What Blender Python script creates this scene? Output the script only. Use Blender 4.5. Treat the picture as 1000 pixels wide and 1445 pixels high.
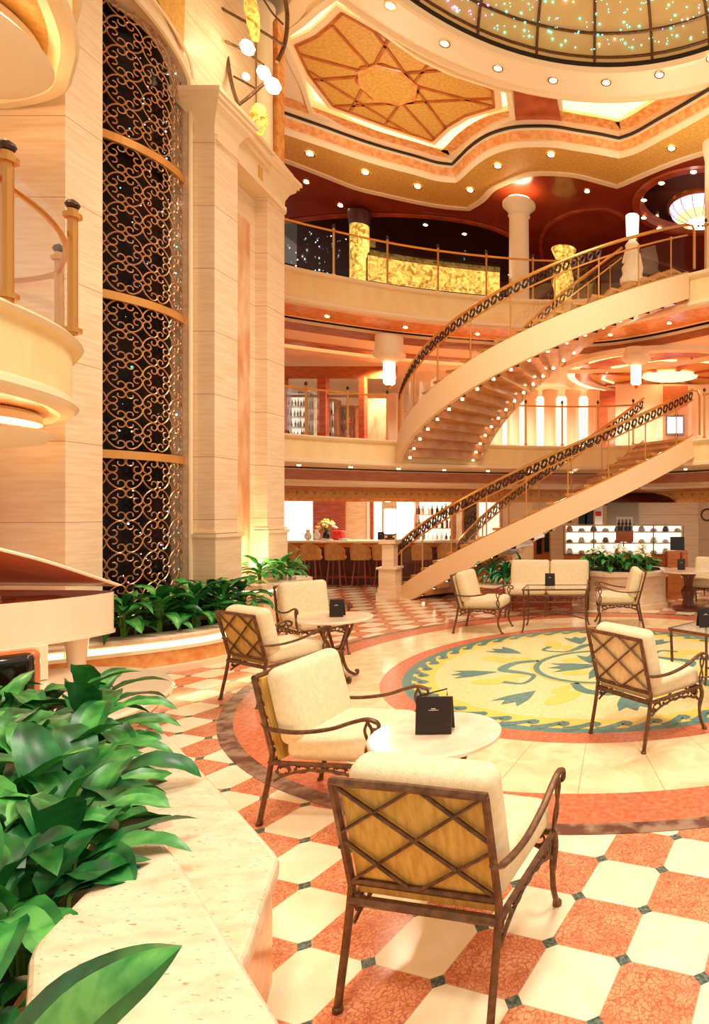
import bpy, math, random
from math import sin, cos, pi, sqrt, atan2, radians
from mathutils import Vector, Matrix
random.seed(7)
SC = bpy.context.scene
COL = SC.collection
for o in list(bpy.data.objects):
    bpy.data.objects.remove(o)

# ------------------------------------------------------------ camera
EYE = 1.85
F, CX, HY = 860.0, 880.0, 720.0
cam_d = bpy.data.cameras.new('camera')
cam = bpy.data.objects.new('camera', cam_d)
COL.objects.link(cam)
cam.location = (0, 0, EYE)
cam.rotation_euler = (pi / 2, 0, 0)
cam_d.sensor_fit = 'HORIZONTAL'
cam_d.sensor_width = 36.0
cam_d.lens = 36.0 * F / 1000.0
cam_d.shift_x = -(CX - 500.0) / 1000.0
cam_d.shift_y = (HY - 722.5) / 1000.0
cam_d.clip_end = 200
SC.camera = cam
SC.view_settings.view_transform = 'Standard'
SC.view_settings.look = 'None'
SC.view_settings.gamma = 1.0
SC.view_settings.use_curve_mapping = False
SC.view_settings.exposure = 0.62

# ------------------------------------------------------------ world (soft light of the rest of the lobby)
w = bpy.data.worlds.new('world')
SC.world = w
w.use_nodes = True
bgn = w.node_tree.nodes['Background']
bgn.inputs[0].default_value = (1.0, 0.86, 0.69, 1)
bgn.inputs[1].default_value = 0.52

def area(name, loc, size, power, color=(1, .84, .62), rot=(0, 0, 0), sy=None):
    l = bpy.data.lights.new(name, 'AREA')
    l.shape = 'RECTANGLE'
    l.size = size
    l.size_y = sy or size
    l.energy = power
    l.color = color
    o = bpy.data.objects.new(name, l)
    COL.objects.link(o)
    o.location = loc
    o.rotation_euler = rot
    o.visible_camera = True
    return o

def point(name, loc, power, color=(1, .8, .55), r=.06):
    l = bpy.data.lights.new(name, 'POINT')
    l.energy = power
    l.color = color
    l.shadow_soft_size = r
    o = bpy.data.objects.new(name, l)
    COL.objects.link(o)
    o.location = loc
    return o

def spot(name, loc, power, color=(1, .84, .62), ang=100, r=.08, rot=(0, 0, 0), blend=.6):
    l = bpy.data.lights.new(name, 'SPOT')
    l.energy = power
    l.color = color
    l.spot_size = radians(ang)
    l.spot_blend = blend
    l.shadow_soft_size = r
    o = bpy.data.objects.new(name, l)
    COL.objects.link(o)
    o.location = loc
    o.rotation_euler = rot
    return o

# dome glow over the atrium, daylight-lamp level
spot('dome_glow', (-.3, 7.2, 10.6), 1500, (1, .92, .80), 120, 1.4)
# unseen fill spots added on the viewer's side of the lobby
spot('lobby_fill', (-1.2, .6, 6.4), 420, (1, .92, .79), 130, .5)
spot('lobby_fill', (2.2, 3.2, 6.4), 380, (1, .92, .79), 130, .5)
# light under the two decks
for lx, ly in ((-6.3, 15.4), (-3.2, 16.2), (0.2, 16.2), (3.2, 14.5)):
    spot('deck_light', (lx, ly, 2.42), 135, (1, .87, .68), 160, .15)
    spot('deck_light', (lx, ly + .2, 5.45), 215, (1, .87, .68), 160, .15)
for lx, ly in ((-5.6, 15.4), (1.5, 15.2)):
    spot('deck_light', (lx, ly, 9.4), 150, (1, .72, .5), 150, .15)

# unseen upward fill spots added to brighten the ceiling
for lx, ly in ((-4.6, 12.2), (0.9, 11.6), (-4.3, 5.2), (3.2, 6.5), (-1.0, 3.0)):
    spot('ceiling_fill', (lx, ly, 7.9), 28 if (lx, ly) == (-4.3, 5.2) else 80, (1, .88, .66), 150, .35, rot=(pi, 0, 0))
# ------------------------------------------------------------ pixel helpers (a point of the photo at a known height or distance)
def PZ(x, y, z):
    d = F * (z - EYE) / (HY - y)
    return Vector(((x - CX) / F * d, d, z))

def PD(x, y, d):
    return Vector(((x - CX) / F * d, d, EYE + (HY - y) / F * d))

# ------------------------------------------------------------ materials
M = {}
def lin(c):
    return tuple((v / 12.92 if v <= .04045 else ((v + .055) / 1.055) ** 2.4) for v in c)

def rgb(r, g, b):
    return lin((r / 255, g / 255, b / 255))

def new_mat(name):
    m = bpy.data.materials.new(name)
    m.use_nodes = True
    nt = m.node_tree
    b = nt.nodes['Principled BSDF']
    M[name] = m
    return m, nt, b

def mat(name, c, rough=.5, metal=0., c2=None, scale=6, stretch=(1, 1, 1), detail=4, bump=0, bscale=None,
        lo=.35, hi=.65, trans=0, alpha=1, coat=0, spec=.5):
    m, nt, b = new_mat(name)
    N = nt.nodes
    L = nt.links
    b.inputs['Roughness'].default_value = rough
    b.inputs['Metallic'].default_value = metal
    b.inputs['Specular IOR Level'].default_value = spec
    b.inputs['Transmission Weight'].default_value = trans
    b.inputs['Alpha'].default_value = alpha
    b.inputs['Coat Weight'].default_value = coat
    b.inputs['Base Color'].default_value = (*c, 1)
    if c2 is not None or bump:
        tc = N.new('ShaderNodeTexCoord')
        mp = N.new('ShaderNodeMapping')
        mp.inputs['Scale'].default_value = stretch
        L.new(tc.outputs['Object'], mp.inputs['Vector'])
        no = N.new('ShaderNodeTexNoise')
        no.inputs['Scale'].default_value = scale
        no.inputs['Detail'].default_value = detail
        L.new(mp.outputs[0], no.inputs['Vector'])
        if c2 is not None:
            cr = N.new('ShaderNodeValToRGB')
            cr.color_ramp.elements[0].position = lo
            cr.color_ramp.elements[1].position = hi
            cr.color_ramp.elements[0].color = (*c, 1)
            cr.color_ramp.elements[1].color = (*c2, 1)
            L.new(no.outputs['Fac'], cr.inputs['Fac'])
            L.new(cr.outputs[0], b.inputs['Base Color'])
        if bump:
            n2 = N.new('ShaderNodeTexNoise')
            n2.inputs['Scale'].default_value = bscale or scale * 4
            L.new(mp.outputs[0], n2.inputs['Vector'])
            bp = N.new('ShaderNodeBump')
            bp.inputs['Strength'].default_value = bump
            bp.inputs['Distance'].default_value = .01
            L.new(n2.outputs['Fac'], bp.inputs['Height'])
            L.new(bp.outputs[0], b.inputs['Normal'])
    return m

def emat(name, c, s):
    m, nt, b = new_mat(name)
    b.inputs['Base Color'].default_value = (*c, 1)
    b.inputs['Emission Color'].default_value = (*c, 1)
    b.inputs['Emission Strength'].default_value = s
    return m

def stone_wall(name, c1, c2, joint, bw, bh, ax='xz'):
    """travertine blocks: fine horizontal veins and thin joints in world coordinates"""
    m, nt, b = new_mat(name)
    N, L = nt.nodes, nt.links
    tc = N.new('ShaderNodeTexCoord')
    geo = N.new('ShaderNodeNewGeometry')
    mp = N.new('ShaderNodeMapping')
    mp.inputs['Scale'].default_value = (1.2, 1.2, 14)
    L.new(geo.outputs['Position'], mp.inputs['Vector'])
    no = N.new('ShaderNodeTexNoise')
    no.inputs['Scale'].default_value = 2.0
    no.inputs['Detail'].default_value = 8
    L.new(mp.outputs[0], no.inputs['Vector'])
    cr = N.new('ShaderNodeValToRGB')
    cr.color_ramp.elements[0].position = .38
    cr.color_ramp.elements[1].position = .68
    cr.color_ramp.elements[0].color = (*c1, 1)
    cr.color_ramp.elements[1].color = (*c2, 1)
    L.new(no.outputs['Fac'], cr.inputs['Fac'])
    sx = N.new('ShaderNodeSeparateXYZ')
    L.new(geo.outputs['Position'], sx.inputs[0])
    md = N.new('ShaderNodeMath'); md.operation = 'PINGPONG'; md.inputs[1].default_value = bh / 2
    L.new(sx.outputs['Z'], md.inputs[0])
    lt = N.new('ShaderNodeMath'); lt.operation = 'LESS_THAN'; lt.inputs[1].default_value = .005
    L.new(md.outputs[0], lt.inputs[0])
    mx = N.new('ShaderNodeMix'); mx.data_type = 'RGBA'
    L.new(lt.outputs[0], mx.inputs[0])
    L.new(cr.outputs[0], mx.inputs[6])
    mx.inputs[7].default_value = (*joint, 1)
    L.new(mx.outputs[2], b.inputs['Base Color'])
    b.inputs['Roughness'].default_value = .35
    return m

stone_wall('stone', rgb(250, 226, 190), rgb(243, 206, 164), rgb(206, 160, 120), 1, .86)
mat('stone_plain', rgb(250, 226, 190), .35, c2=rgb(240, 200, 156), scale=3, stretch=(1, 1, 5))
mat('travertine', rgb(242, 218, 184), .28, c2=rgb(226, 190, 150), scale=7, stretch=(1, 2.2, 2), detail=9, lo=.45, hi=.75)
# travertine with small pits
_m = M['travertine']; _nt = _m.node_tree
_cr = [n for n in _nt.nodes if n.type == 'VALTORGB'][0]
_tc = [n for n in _nt.nodes if n.type == 'TEX_COORD'][0]
_mp = _nt.nodes.new('ShaderNodeMapping'); _mp.inputs['Scale'].default_value = (22, 60, 40); _mp.inputs['Rotation'].default_value = (0, 0, .9)
_no = _nt.nodes.new('ShaderNodeTexNoise'); _no.inputs['Scale'].default_value = 1.6; _no.inputs['Detail'].default_value = 3
_nt.links.new(_tc.outputs['Object'], _mp.inputs[0]); _nt.links.new(_mp.outputs[0], _no.inputs[0])
_c2 = _nt.nodes.new('ShaderNodeValToRGB'); _c2.color_ramp.elements[0].position = .635; _c2.color_ramp.elements[1].position = .70
_nt.links.new(_no.outputs['Fac'], _c2.inputs[0])
_mx = _nt.nodes.new('ShaderNodeMix'); _mx.data_type = 'RGBA'
_nt.links.new(_c2.outputs[0], _mx.inputs[0]); _nt.links.new(_cr.outputs[0], _mx.inputs[6]); _mx.inputs[7].default_value = (*rgb(190, 150, 112), 1)
_nt.links.new(_mx.outputs[2], _nt.nodes['Principled BSDF'].inputs['Base Color'])

mat('rose_marble', rgb(226, 150, 100), .3, c2=rgb(246, 206, 160), scale=1.6, stretch=(3, 3, 1), detail=8)
mat('cream_plaster', rgb(254, 228, 170), .5, c2=rgb(250, 216, 152), scale=5, stretch=(1, 1, .4))
mat('cream_paint', rgb(252, 232, 196), .45)
mat('pale_moulding', rgb(250, 224, 182), .4)
mat('stringer_paint', rgb(250, 214, 166), .45)
mat('gold_leaf', rgb(232, 182, 92), .45, c2=rgb(214, 156, 70), scale=18)
mat('wood', rgb(206, 122, 58), .3, c2=rgb(178, 92, 40), scale=4, stretch=(1, 1, 12), coat=.3)
mat('wood_panel', rgb(196, 92, 48), .3, c2=rgb(160, 66, 32), scale=3, stretch=(1, 1, 6), coat=.3)
mat('amber_marble', rgb(232, 140, 70), .25, c2=rgb(248, 186, 112), scale=9, detail=8)
mat('maroon', rgb(112, 34, 18), .22, c2=rgb(88, 22, 14), scale=1.2, coat=.4)
mat('maroon_light', rgb(158, 62, 30), .25, c2=rgb(138, 48, 24), scale=1.2, coat=.4)
mat('black_lacquer', rgb(30, 12, 10), .12, coat=.5)
mat('black_line', rgb(38, 22, 16), .4)
mat('brass', rgb(214, 158, 84), .25, metal=.9)
mat('brass_rail', rgb(218, 156, 82), .3, metal=.75)
mat('bronze', rgb(126, 88, 56), .42, metal=.55, c2=rgb(92, 60, 38), scale=30)
mat('bronze_dark', rgb(84, 56, 38), .45, metal=.5, c2=rgb(60, 38, 26), scale=30)
mat('screen_bronze', rgb(214, 160, 118), .35, metal=.6)
mat('screen_gold', rgb(226, 162, 84), .3, metal=.4)
mat('fabric_cream', rgb(243, 224, 184), .9, c2=rgb(234, 212, 168), scale=40, stretch=(1, 1, .6), bump=.25, bscale=160)
mat('fabric_gold', rgb(222, 178, 92), .9, c2=rgb(200, 152, 66), scale=40, stretch=(1, 1, .12), bump=.25, bscale=160)
mat('fabric_sand', rgb(244, 214, 164), .9, c2=rgb(228, 194, 140), scale=40, stretch=(1, 1, .12), bump=.2, bscale=160)
mat('leather_tan', rgb(212, 156, 88), .45, c2=rgb(196, 138, 70), scale=8)
mat('dark_wood', rgb(92, 38, 24), .3, coat=.3)
mat('red_wood', rgb(150, 56, 34), .35, coat=.3)
mat('tabletop_marble', rgb(250, 232, 206), .12, c2=rgb(236, 204, 170), scale=5, detail=8)
mat('leaf', rgb(22, 104, 42), .36, c2=rgb(84, 172, 78), scale=9, lo=.36, hi=.68, detail=8)
mat('leaf_dark', rgb(12, 74, 38), .36, c2=rgb(46, 134, 60), scale=9, lo=.36, hi=.7, detail=8)
mat('leaf_teal', rgb(0, 116, 72), .4, c2=rgb(40, 168, 100), scale=5)
mat('stem', rgb(90, 140, 50), .5)
mat('soil', rgb(40, 26, 18), .9)
mat('black_card', rgb(34, 14, 12), .35)
mat('white_print', rgb(236, 220, 200), .5)
mat('piano_white', rgb(252, 226, 192), .12, coat=.6)
mat('piano_inside', rgb(208, 112, 62), .2, coat=.5)
mat('chrome', rgb(230, 220, 210), .15, metal=1)
mat('white_flower', rgb(250, 246, 216), .7)
mat('yellow_flower', rgb(240, 206, 90), .7)
mat('red_paint', rgb(214, 40, 34), .5)
mat('steel_grey', rgb(150, 130, 110), .3, metal=.7)
mat('dark_tile', rgb(64, 84, 76), .25, c2=rgb(40, 56, 50), scale=30)
mat('teal_mosaic', rgb(58, 118, 118), .3, c2=rgb(104, 152, 138), scale=60, lo=.4, hi=.6)
mat('yellow_mosaic', rgb(246, 222, 84), .3, c2=rgb(240, 206, 120), scale=50)
mat('cream_mosaic', rgb(248, 232, 176), .25, c2=rgb(238, 216, 150), scale=30)
mat('red_marble', rgb(222, 132, 92), .25, c2=rgb(196, 98, 66), scale=26, detail=6)
mat('brown_marble', rgb(160, 128, 104), .25, c2=rgb(104, 64, 52), scale=7, detail=6, lo=.42, hi=.58)
mat('clear_glass', (1, .97, .9), .02, trans=1, alpha=.16)
mat('table_glass', (.8, .75, .66), .02, trans=.6, alpha=.45)
mat('dark_glass', rgb(10, 7, 9), .18, c2=rgb(44, 22, 12), scale=1.6, spec=.12)
mat('pot_white', rgb(240, 236, 230), .3)
mat('tv_black', rgb(20, 20, 26), .2)
emat('lamp_warm', (1, .84, .56), 9)
emat('cove_glow', (1, .72, .36), 1.25)
emat('cove_soft', (1, .74, .40), 1.0)
emat('lamp_shade', (1, .86, .60), 2.2)
emat('gold_glow', (1, .68, .10), 1.0)
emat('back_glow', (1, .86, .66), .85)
emat('led_strip', (1, .72, .36), 5)
emat('tv_screen', (.55, .8, 1), 1.6)
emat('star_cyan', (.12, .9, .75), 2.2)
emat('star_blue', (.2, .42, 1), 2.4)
emat('star_violet', (.62, .3, 1), 2.4)
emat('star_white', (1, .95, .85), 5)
emat('shade_violet', (.75, .6, .95), 1.0)
emat('shade_amber', (1, .68, .26), 1.3)

# ------------------------------------------------------------ mesh helpers
class MB:
    def __init__(s):
        s.v = []; s.f = []; s.m = []; s.ms = []
    def mi(s, name):
        if name not in s.ms:
            s.ms.append(name)
        return s.ms.index(name)
    def add(s, vs, fs, m):
        b = len(s.v); k = s.mi(m)
        s.v += [tuple(p) for p in vs]
        for f in fs:
            s.f.append(tuple(b + i for i in f)); s.m.append(k)
    def box(s, c, sz, m, rz=0, rot=None):
        x, y, z = sz[0] / 2, sz[1] / 2, sz[2] / 2
        vs = [Vector((a, b, d)) for a in (-x, x) for b in (-y, y) for d in (-z, z)]
        R = rot if rot is not None else Matrix.Rotation(rz, 3, 'Z')
        vs = [R @ p + Vector(c) for p in vs]
        s.add(vs, [(0, 1, 3, 2), (4, 6, 7, 5), (0, 4, 5, 1), (2, 3, 7, 6), (0, 2, 6, 4), (1, 5, 7, 3)], m)
    def rbox(s, c, sz, r, m, n=4, rz=0, puff=0, rot=None):
        """box with rounded edges; puff swells the broad faces like a cushion"""
        hx, hy, hz = sz[0] / 2, sz[1] / 2, sz[2] / 2
        r = min(r, hx, hy, hz)
        R = rot if rot is not None else Matrix.Rotation(rz, 3, 'Z')
        def lat(h):
            a = [-h + r * (1 - cos(pi / 2 * i / n)) for i in range(n + 1)]
            mid = [(-h + r) + (2 * h - 2 * r) * i / 4 for i in range(1, 4)] if h - r > 1e-4 else []
            return a + mid + [-t for t in reversed(a)]
        lx, ly, lz = lat(hx), lat(hy), lat(hz)
        idx = {}; vs = []; fs = []
        def vert(i, j, k):
            key = (i, j, k)
            if key in idx: return idx[key]
            p = Vector((lx[i], ly[j], lz[k]))
            q = Vector((max(-hx + r, min(hx - r, p.x)), max(-hy + r, min(hy - r, p.y)), max(-hz + r, min(hz - r, p.z))))
            dv = p - q
            if dv.length > 1e-9: p = q + dv.normalized() * r
            if puff:
                wx = max(0, 1 - (p.x / hx) ** 2); wy = max(0, 1 - (p.y / hy) ** 2); wz = max(0, 1 - (p.z / hz) ** 2)
                if hz <= hx and hz <= hy: p.z += math.copysign(puff * wx ** .6 * wy ** .6, p.z) if abs(p.z) > hz * .4 else 0
                elif hx <= hy: p.x += math.copysign(puff * wy ** .6 * wz ** .6, p.x) if abs(p.x) > hx * .4 else 0
                else: p.y += math.copysign(puff * wx ** .6 * wz ** .6, p.y) if abs(p.y) > hy * .4 else 0
            idx[key] = len(vs); vs.append(R @ p + Vector(c)); return idx[key]
        X, Y, Z = len(lx), len(ly), len(lz)
        for i in range(X - 1):
            for j in range(Y - 1):
                fs.append((vert(i, j, 0), vert(i, j + 1, 0), vert(i + 1, j + 1, 0), vert(i + 1, j, 0)))
                fs.append((vert(i, j, Z - 1), vert(i + 1, j, Z - 1), vert(i + 1, j + 1, Z - 1), vert(i, j + 1, Z - 1)))
        for i in range(X - 1):
            for k in range(Z - 1):
                fs.append((vert(i, 0, k), vert(i + 1, 0, k), vert(i + 1, 0, k + 1), vert(i, 0, k + 1)))
                fs.append((vert(i, Y - 1, k), vert(i, Y - 1, k + 1), vert(i + 1, Y - 1, k + 1), vert(i + 1, Y - 1, k)))
        for j in range(Y - 1):
            for k in range(Z - 1):
                fs.append((vert(0, j, k), vert(0, j, k + 1), vert(0, j + 1, k + 1), vert(0, j + 1, k)))
                fs.append((vert(X - 1, j, k), vert(X - 1, j + 1, k), vert(X - 1, j + 1, k + 1), vert(X - 1, j, k + 1)))
        s.add(vs, fs, m)
    def tube(s, pts, r, m, n=6, closed=False, flat=1.0, cap=True):
        """round bar along pts; r a number or list; flat squashes its thickness"""
        pts = [Vector(p) for p in pts]
        if len(pts) < 2: return
        N = len(pts)
        rs = r if isinstance(r, (list, tuple)) else [r] * N
        vs = []; fs = []
        up = None
        for i in range(N):
            a = pts[i - 1] if (i > 0 or closed) else pts[i]
            b = pts[(i + 1) % N] if (i < N - 1 or closed) else pts[i]
            t = (b - a)
            t = t.normalized() if t.length > 1e-9 else Vector((0, 0, 1))
            if up is None:
                up = Vector((0, 0, 1)) if abs(t.z) < .9 else Vector((1, 0, 0))
            x = t.cross(up)
            if x.length < 1e-6: x = t.cross(Vector((0, 1, 0)))
            x.normalize(); up = x.cross(t).normalized()
            for k in range(n):
                a_ = 2 * pi * k / n
                vs.append(pts[i] + x * cos(a_) * rs[i] + up * sin(a_) * rs[i] * flat)
        for i in range(N if closed else N - 1):
            j = (i + 1) % N
            for k in range(n):
                l = (k + 1) % n
                fs.append((i * n + k, i * n + l, j * n + l, j * n + k))
        if cap and not closed:
            fs.append(tuple(range(n - 1, -1, -1)))
            fs.append(tuple((N - 1) * n + k for k in range(n)))
        s.add(vs, fs, m)
    def lathe(s, prof, c, m, n=24, sx=1, sy=1, cap=True):
        vs = []; fs = []
        for r, z in prof:
            for k in range(n):
                a = 2 * pi * k / n
                vs.append((c[0] + r * sx * cos(a), c[1] + r * sy * sin(a), c[2] + z))
        for i in range(len(prof) - 1):
            for k in range(n):
                l = (k + 1) % n
                fs.append((i * n + k, i * n + l, (i + 1) * n + l, (i + 1) * n + k))
        if cap and prof[0][0] > 1e-4: fs.append(tuple(range(n - 1, -1, -1)))
        if cap and prof[-1][0] > 1e-4: fs.append(tuple((len(prof) - 1) * n + k for k in range(n)))
        s.add(vs, fs, m)
    def prism(s, pts, z0, z1, m, mside=None, bottom=True):
        n = len(pts)
        vs = [(p[0], p[1], z0) for p in pts] + [(p[0], p[1], z1) for p in pts]
        s.add(vs, [tuple(n + i for i in range(n))] + ([tuple(range(n - 1, -1, -1))] if bottom else []), m)
        s.add(vs, [(i, (i + 1) % n, n + (i + 1) % n, n + i) for i in range(n)], mside or m)
    def ring(s, c, r0, r1, z, m, n=96, a0=0, a1=2 * pi, thick=0):
        vs = []; fs = []
        full = abs(a1 - a0 - 2 * pi) < 1e-6
        K = n if full else n + 1
        for k in range(K):
            a = a0 + (a1 - a0) * k / n
            for r in (r0, r1):
                vs.append((c[0] + r * cos(a), c[1] + r * sin(a), z))
        for k in range(n):
            a, b = 2 * k, 2 * ((k + 1) % K)
            fs.append((a, a + 1, b + 1, b))
        s.add(vs, fs, m)
    def sweep(s, path, prof, m, closed=False):
        """carry a profile [(out, z, material)] along a plan polyline; out is measured to the left of travel"""
        P = [Vector((p[0], p[1])) for p in path]
        n = len(P)
        nor = []
        for i in range(n):
            a = P[i - 1] if (i > 0 or closed) else P[i]
            b = P[(i + 1) % n] if (i < n - 1 or closed) else P[i]
            t = (b - a).normalized()
            nor.append(Vector((-t.y, t.x)))
        for j in range(len(prof) - 1):
            o0, z0 = prof[j][0], prof[j][1]; o1, z1 = prof[j + 1][0], prof[j + 1][1]
            mm = prof[j][2] if len(prof[j]) > 2 else m
            vs = []; fs = []
            for i in range(n):
                a = P[i] + nor[i] * o0; b = P[i] + nor[i] * o1
                vs += [(a.x, a.y, z0), (b.x, b.y, z1)]
            for i in range(n if closed else n - 1):
                k = (i + 1) % n
                fs.append((2 * i, 2 * k, 2 * k + 1, 2 * i + 1))
            s.add(vs, fs, mm)
    def quad(s, a, b, c, d, m):
        s.add([a, b, c, d], [(0, 1, 2, 3)], m)
    def build(s, name, parent=None, smooth=40, world=False, loc=None):
        me = bpy.data.meshes.new(name)
        vs = s.v
        if loc is not None:
            vs = [(p[0] - loc[0], p[1] - loc[1], p[2] - loc[2]) for p in vs]
        elif parent is not None and world:
            L = parent['_o'] if '_o' in parent else parent.location
            vs = [(p[0] - L[0], p[1] - L[1], p[2] - L[2]) for p in vs]
        me.from_pydata(vs, [], s.f)
        for n_ in s.ms: me.materials.append(M[n_])
        me.polygons.foreach_set('material_index', s.m)
        if smooth:
            me.polygons.foreach_set('use_smooth', [True] * len(me.polygons))
            try: me.set_sharp_from_angle(angle=radians(smooth))
            except Exception: pass
        me.update()
        o = bpy.data.objects.new(name, me)
        COL.objects.link(o)
        if loc is not None: o.location = loc
        if parent is not None: o.parent = parent
        return o

def tag(o, label=None, cat=None, group=None, kind=None):
    if label: o['label'] = label
    if cat: o['category'] = cat
    if group: o['group'] = group
    if kind: o['kind'] = kind
    return o

def thing(name, label, cat, loc=(0, 0, 0), rz=0, group=None):
    o = bpy.data.objects.new(name, None)
    COL.objects.link(o)
    o.empty_display_size = .1
    o.location = loc
    o.rotation_euler = (0, 0, rz)
    return tag(o, label, cat, group)

def struct(o, label=None):
    o['kind'] = 'structure'
    if label: o['label'] = label
    return o

def dup(root, loc, rz=0, label=None, group=None, cat=None, scale=None):
    r = root.copy(); COL.objects.link(r)
    r.location = loc; r.rotation_euler = (0, 0, rz)
    if scale: r.scale = (scale, scale, scale)
    if label: r['label'] = label
    if group: r['group'] = group
    for ch in list(root.children):
        c = ch.copy(); COL.objects.link(c); c.parent = r
        for g in list(ch.children):
            d = g.copy(); COL.objects.link(d); d.parent = c
    return r

def spline(pts, n=8, closed=False):
    P = [Vector(p) for p in pts]
    out = []
    N = len(P)
    for i in range(N if closed else N - 1):
        if closed: p0, p1, p2, p3 = P[i - 1], P[i], P[(i + 1) % N], P[(i + 2) % N]
        else:
            p1, p2 = P[i], P[i + 1]
            p0 = P[i - 1] if i > 0 else p1 * 2 - p2
            p3 = P[i + 2] if i + 2 < N else p2 * 2 - p1
        for k in range(n):
            t = k / n
            out.append(.5 * ((2 * p1) + (p2 - p0) * t + (2 * p0 - 5 * p1 + 4 * p2 - p3) * t * t + (3 * p1 - p0 - 3 * p2 + p3) * t ** 3))
    if not closed: out.append(P[-1])
    return out
from mathutils.geometry import tessellate_polygon
def flat_poly(mb, outer, holes, z, m, to3=None):
    """flat plate with holes"""
    loops = [[Vector((p[0], p[1], 0)) for p in outer]] + [[Vector((p[0], p[1], 0)) for p in h] for h in holes]
    tris = tessellate_polygon(loops)
    vs = [(p.x, p.y, z) for l in loops for p in l]
    if to3: vs = [to3(p.x, p.y) for l in loops for p in l]
    mb.add(vs, [tuple(t) for t in tris], m)

def circ(c, r, n=64, a0=0, a1=2 * pi):
    full = abs(a1 - a0 - 2 * pi) < 1e-6
    return [(c[0] + r * cos(a0 + (a1 - a0) * i / n), c[1] + r * sin(a0 + (a1 - a0) * i / n)) for i in range(n if full else n + 1)]

MC = (-.30, 7.25)          # centre of the lobby, its medallion and its dome

# ---------------------------------------------------------------- floor
def floor_material():
    m, nt, b = new_mat('floor_checker')
    N, L = nt.nodes, nt.links
    geo = N.new('ShaderNodeNewGeometry')
    def math_(op, a, b_=None, c_=None):
        n = N.new('ShaderNodeMath'); n.operation = op
        for i, v in enumerate((a, b_, c_)):
            if v is None: continue
            if isinstance(v, (int, float)): n.inputs[i].default_value = v
            else: L.new(v, n.inputs[i])
        return n.outputs[0]
    sx = N.new('ShaderNodeSeparateXYZ'); L.new(geo.outputs['Position'], sx.inputs[0])
    X = math_('SUBTRACT', sx.outputs[0], -.7340 * 1.85); Y = math_('SUBTRACT', sx.outputs[1], 1.40047 * 1.85)
    ca, sa, S = cos(-.3056), sin(-.3056), .17799 * 1.85
    U = math_('DIVIDE', math_('ADD', math_('MULTIPLY', X, ca), math_('MULTIPLY', Y, sa)), S)
    V = math_('DIVIDE', math_('ADD', math_('MULTIPLY', X, -sa), math_('MULTIPLY', Y, ca)), S)
    par = math_('FLOORED_MODULO', math_('ADD', math_('FLOOR', U), math_('FLOOR', V)), 2.0)
    du = math_('PINGPONG', U, .5); dv = math_('PINGPONG', V, .5)
    key = math_('LESS_THAN', math_('ADD', du, dv), .115)
    jn = math_('LESS_THAN', math_('MINIMUM', du, dv), .006)
    def noise(scale, det=6):
        n = N.new('ShaderNodeTexNoise'); n.inputs['Scale'].default_value = scale; n.inputs['Detail'].default_value = det
        L.new(geo.outputs['Position'], n.inputs[0]); return n.outputs['Fac']
    def ramp(f, a, b_, lo, hi):
        r = N.new('ShaderNodeValToRGB'); r.color_ramp.elements[0].position = lo; r.color_ramp.elements[1].position = hi
        r.color_ramp.elements[0].color = (*a, 1); r.color_ramp.elements[1].color = (*b_, 1); L.new(f, r.inputs[0]); return r.outputs[0]
    def mix(f, a, b_):
        x = N.new('ShaderNodeMix'); x.data_type = 'RGBA'; L.new(f, x.inputs[0])
        for i, v in ((6, a), (7, b_)):
            if isinstance(v, tuple): x.inputs[i].default_value = (*v, 1)
            else: L.new(v, x.inputs[i])
        return x.outputs[2]
    vo = N.new('ShaderNodeTexVoronoi'); vo.feature = 'DISTANCE_TO_EDGE'; vo.inputs['Scale'].default_value = 42
    nd = N.new('ShaderNodeTexNoise'); nd.inputs['Scale'].default_value = 12; L.new(geo.outputs['Position'], nd.inputs[0])
    va = N.new('ShaderNodeVectorMath'); va.operation = 'MULTIPLY_ADD'; va.inputs[1].default_value = (.12, .12, .12)
    L.new(nd.outputs['Color'], va.inputs[0]); L.new(geo.outputs['Position'], va.inputs[2]); L.new(va.outputs[0], vo.inputs['Vector'])
    red = mix(ramp(vo.outputs['Distance'], (1, 1, 1), (0, 0, 0), .0, .14), ramp(noise(9), rgb(220, 138, 98), rgb(232, 162, 118), .4, .6), rgb(184, 94, 66))
    cream = ramp(noise(7, 9), rgb(252, 240, 208), rgb(246, 224, 182), .35, .75)
    col = mix(par, red, cream)
    col = mix(jn, col, rgb(214, 178, 140))
    col = mix(key, col, ramp(noise(60), rgb(56, 78, 72), rgb(120, 130, 118), .4, .65))
    L.new(col, b.inputs['Base Color'])
    b.inputs['Roughness'].default_value = .16
    return m
floor_material()
# cream ring of radial marble slabs
m_, nt_, b_ = new_mat('floor_ring')
N_, L_ = nt_.nodes, nt_.links
g_ = N_.new('ShaderNodeNewGeometry')
mp_ = N_.new('ShaderNodeMapping'); mp_.inputs['Location'].default_value = (-MC[0], -MC[1], 0)
L_.new(g_.outputs['Position'], mp_.inputs[0])
gr_ = N_.new('ShaderNodeTexGradient'); gr_.gradient_type = 'RADIAL'; L_.new(mp_.outputs[0], gr_.inputs[0])
pp_ = N_.new('ShaderNodeMath'); pp_.operation = 'PINGPONG'; pp_.inputs[1].default_value = 1 / 72
L_.new(gr_.outputs['Fac'], pp_.inputs[0])
lt_ = N_.new('ShaderNodeMath'); lt_.operation = 'LESS_THAN'; lt_.inputs[1].default_value = .00016; L_.new(pp_.outputs[0], lt_.inputs[0])
no_ = N_.new('ShaderNodeTexNoise'); no_.inputs['Scale'].default_value = 3.5; no_.inputs['Detail'].default_value = 9; no_.inputs['Distortion'].default_value = 1.2
L_.new(g_.outputs['Position'], no_.inputs[0])
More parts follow.
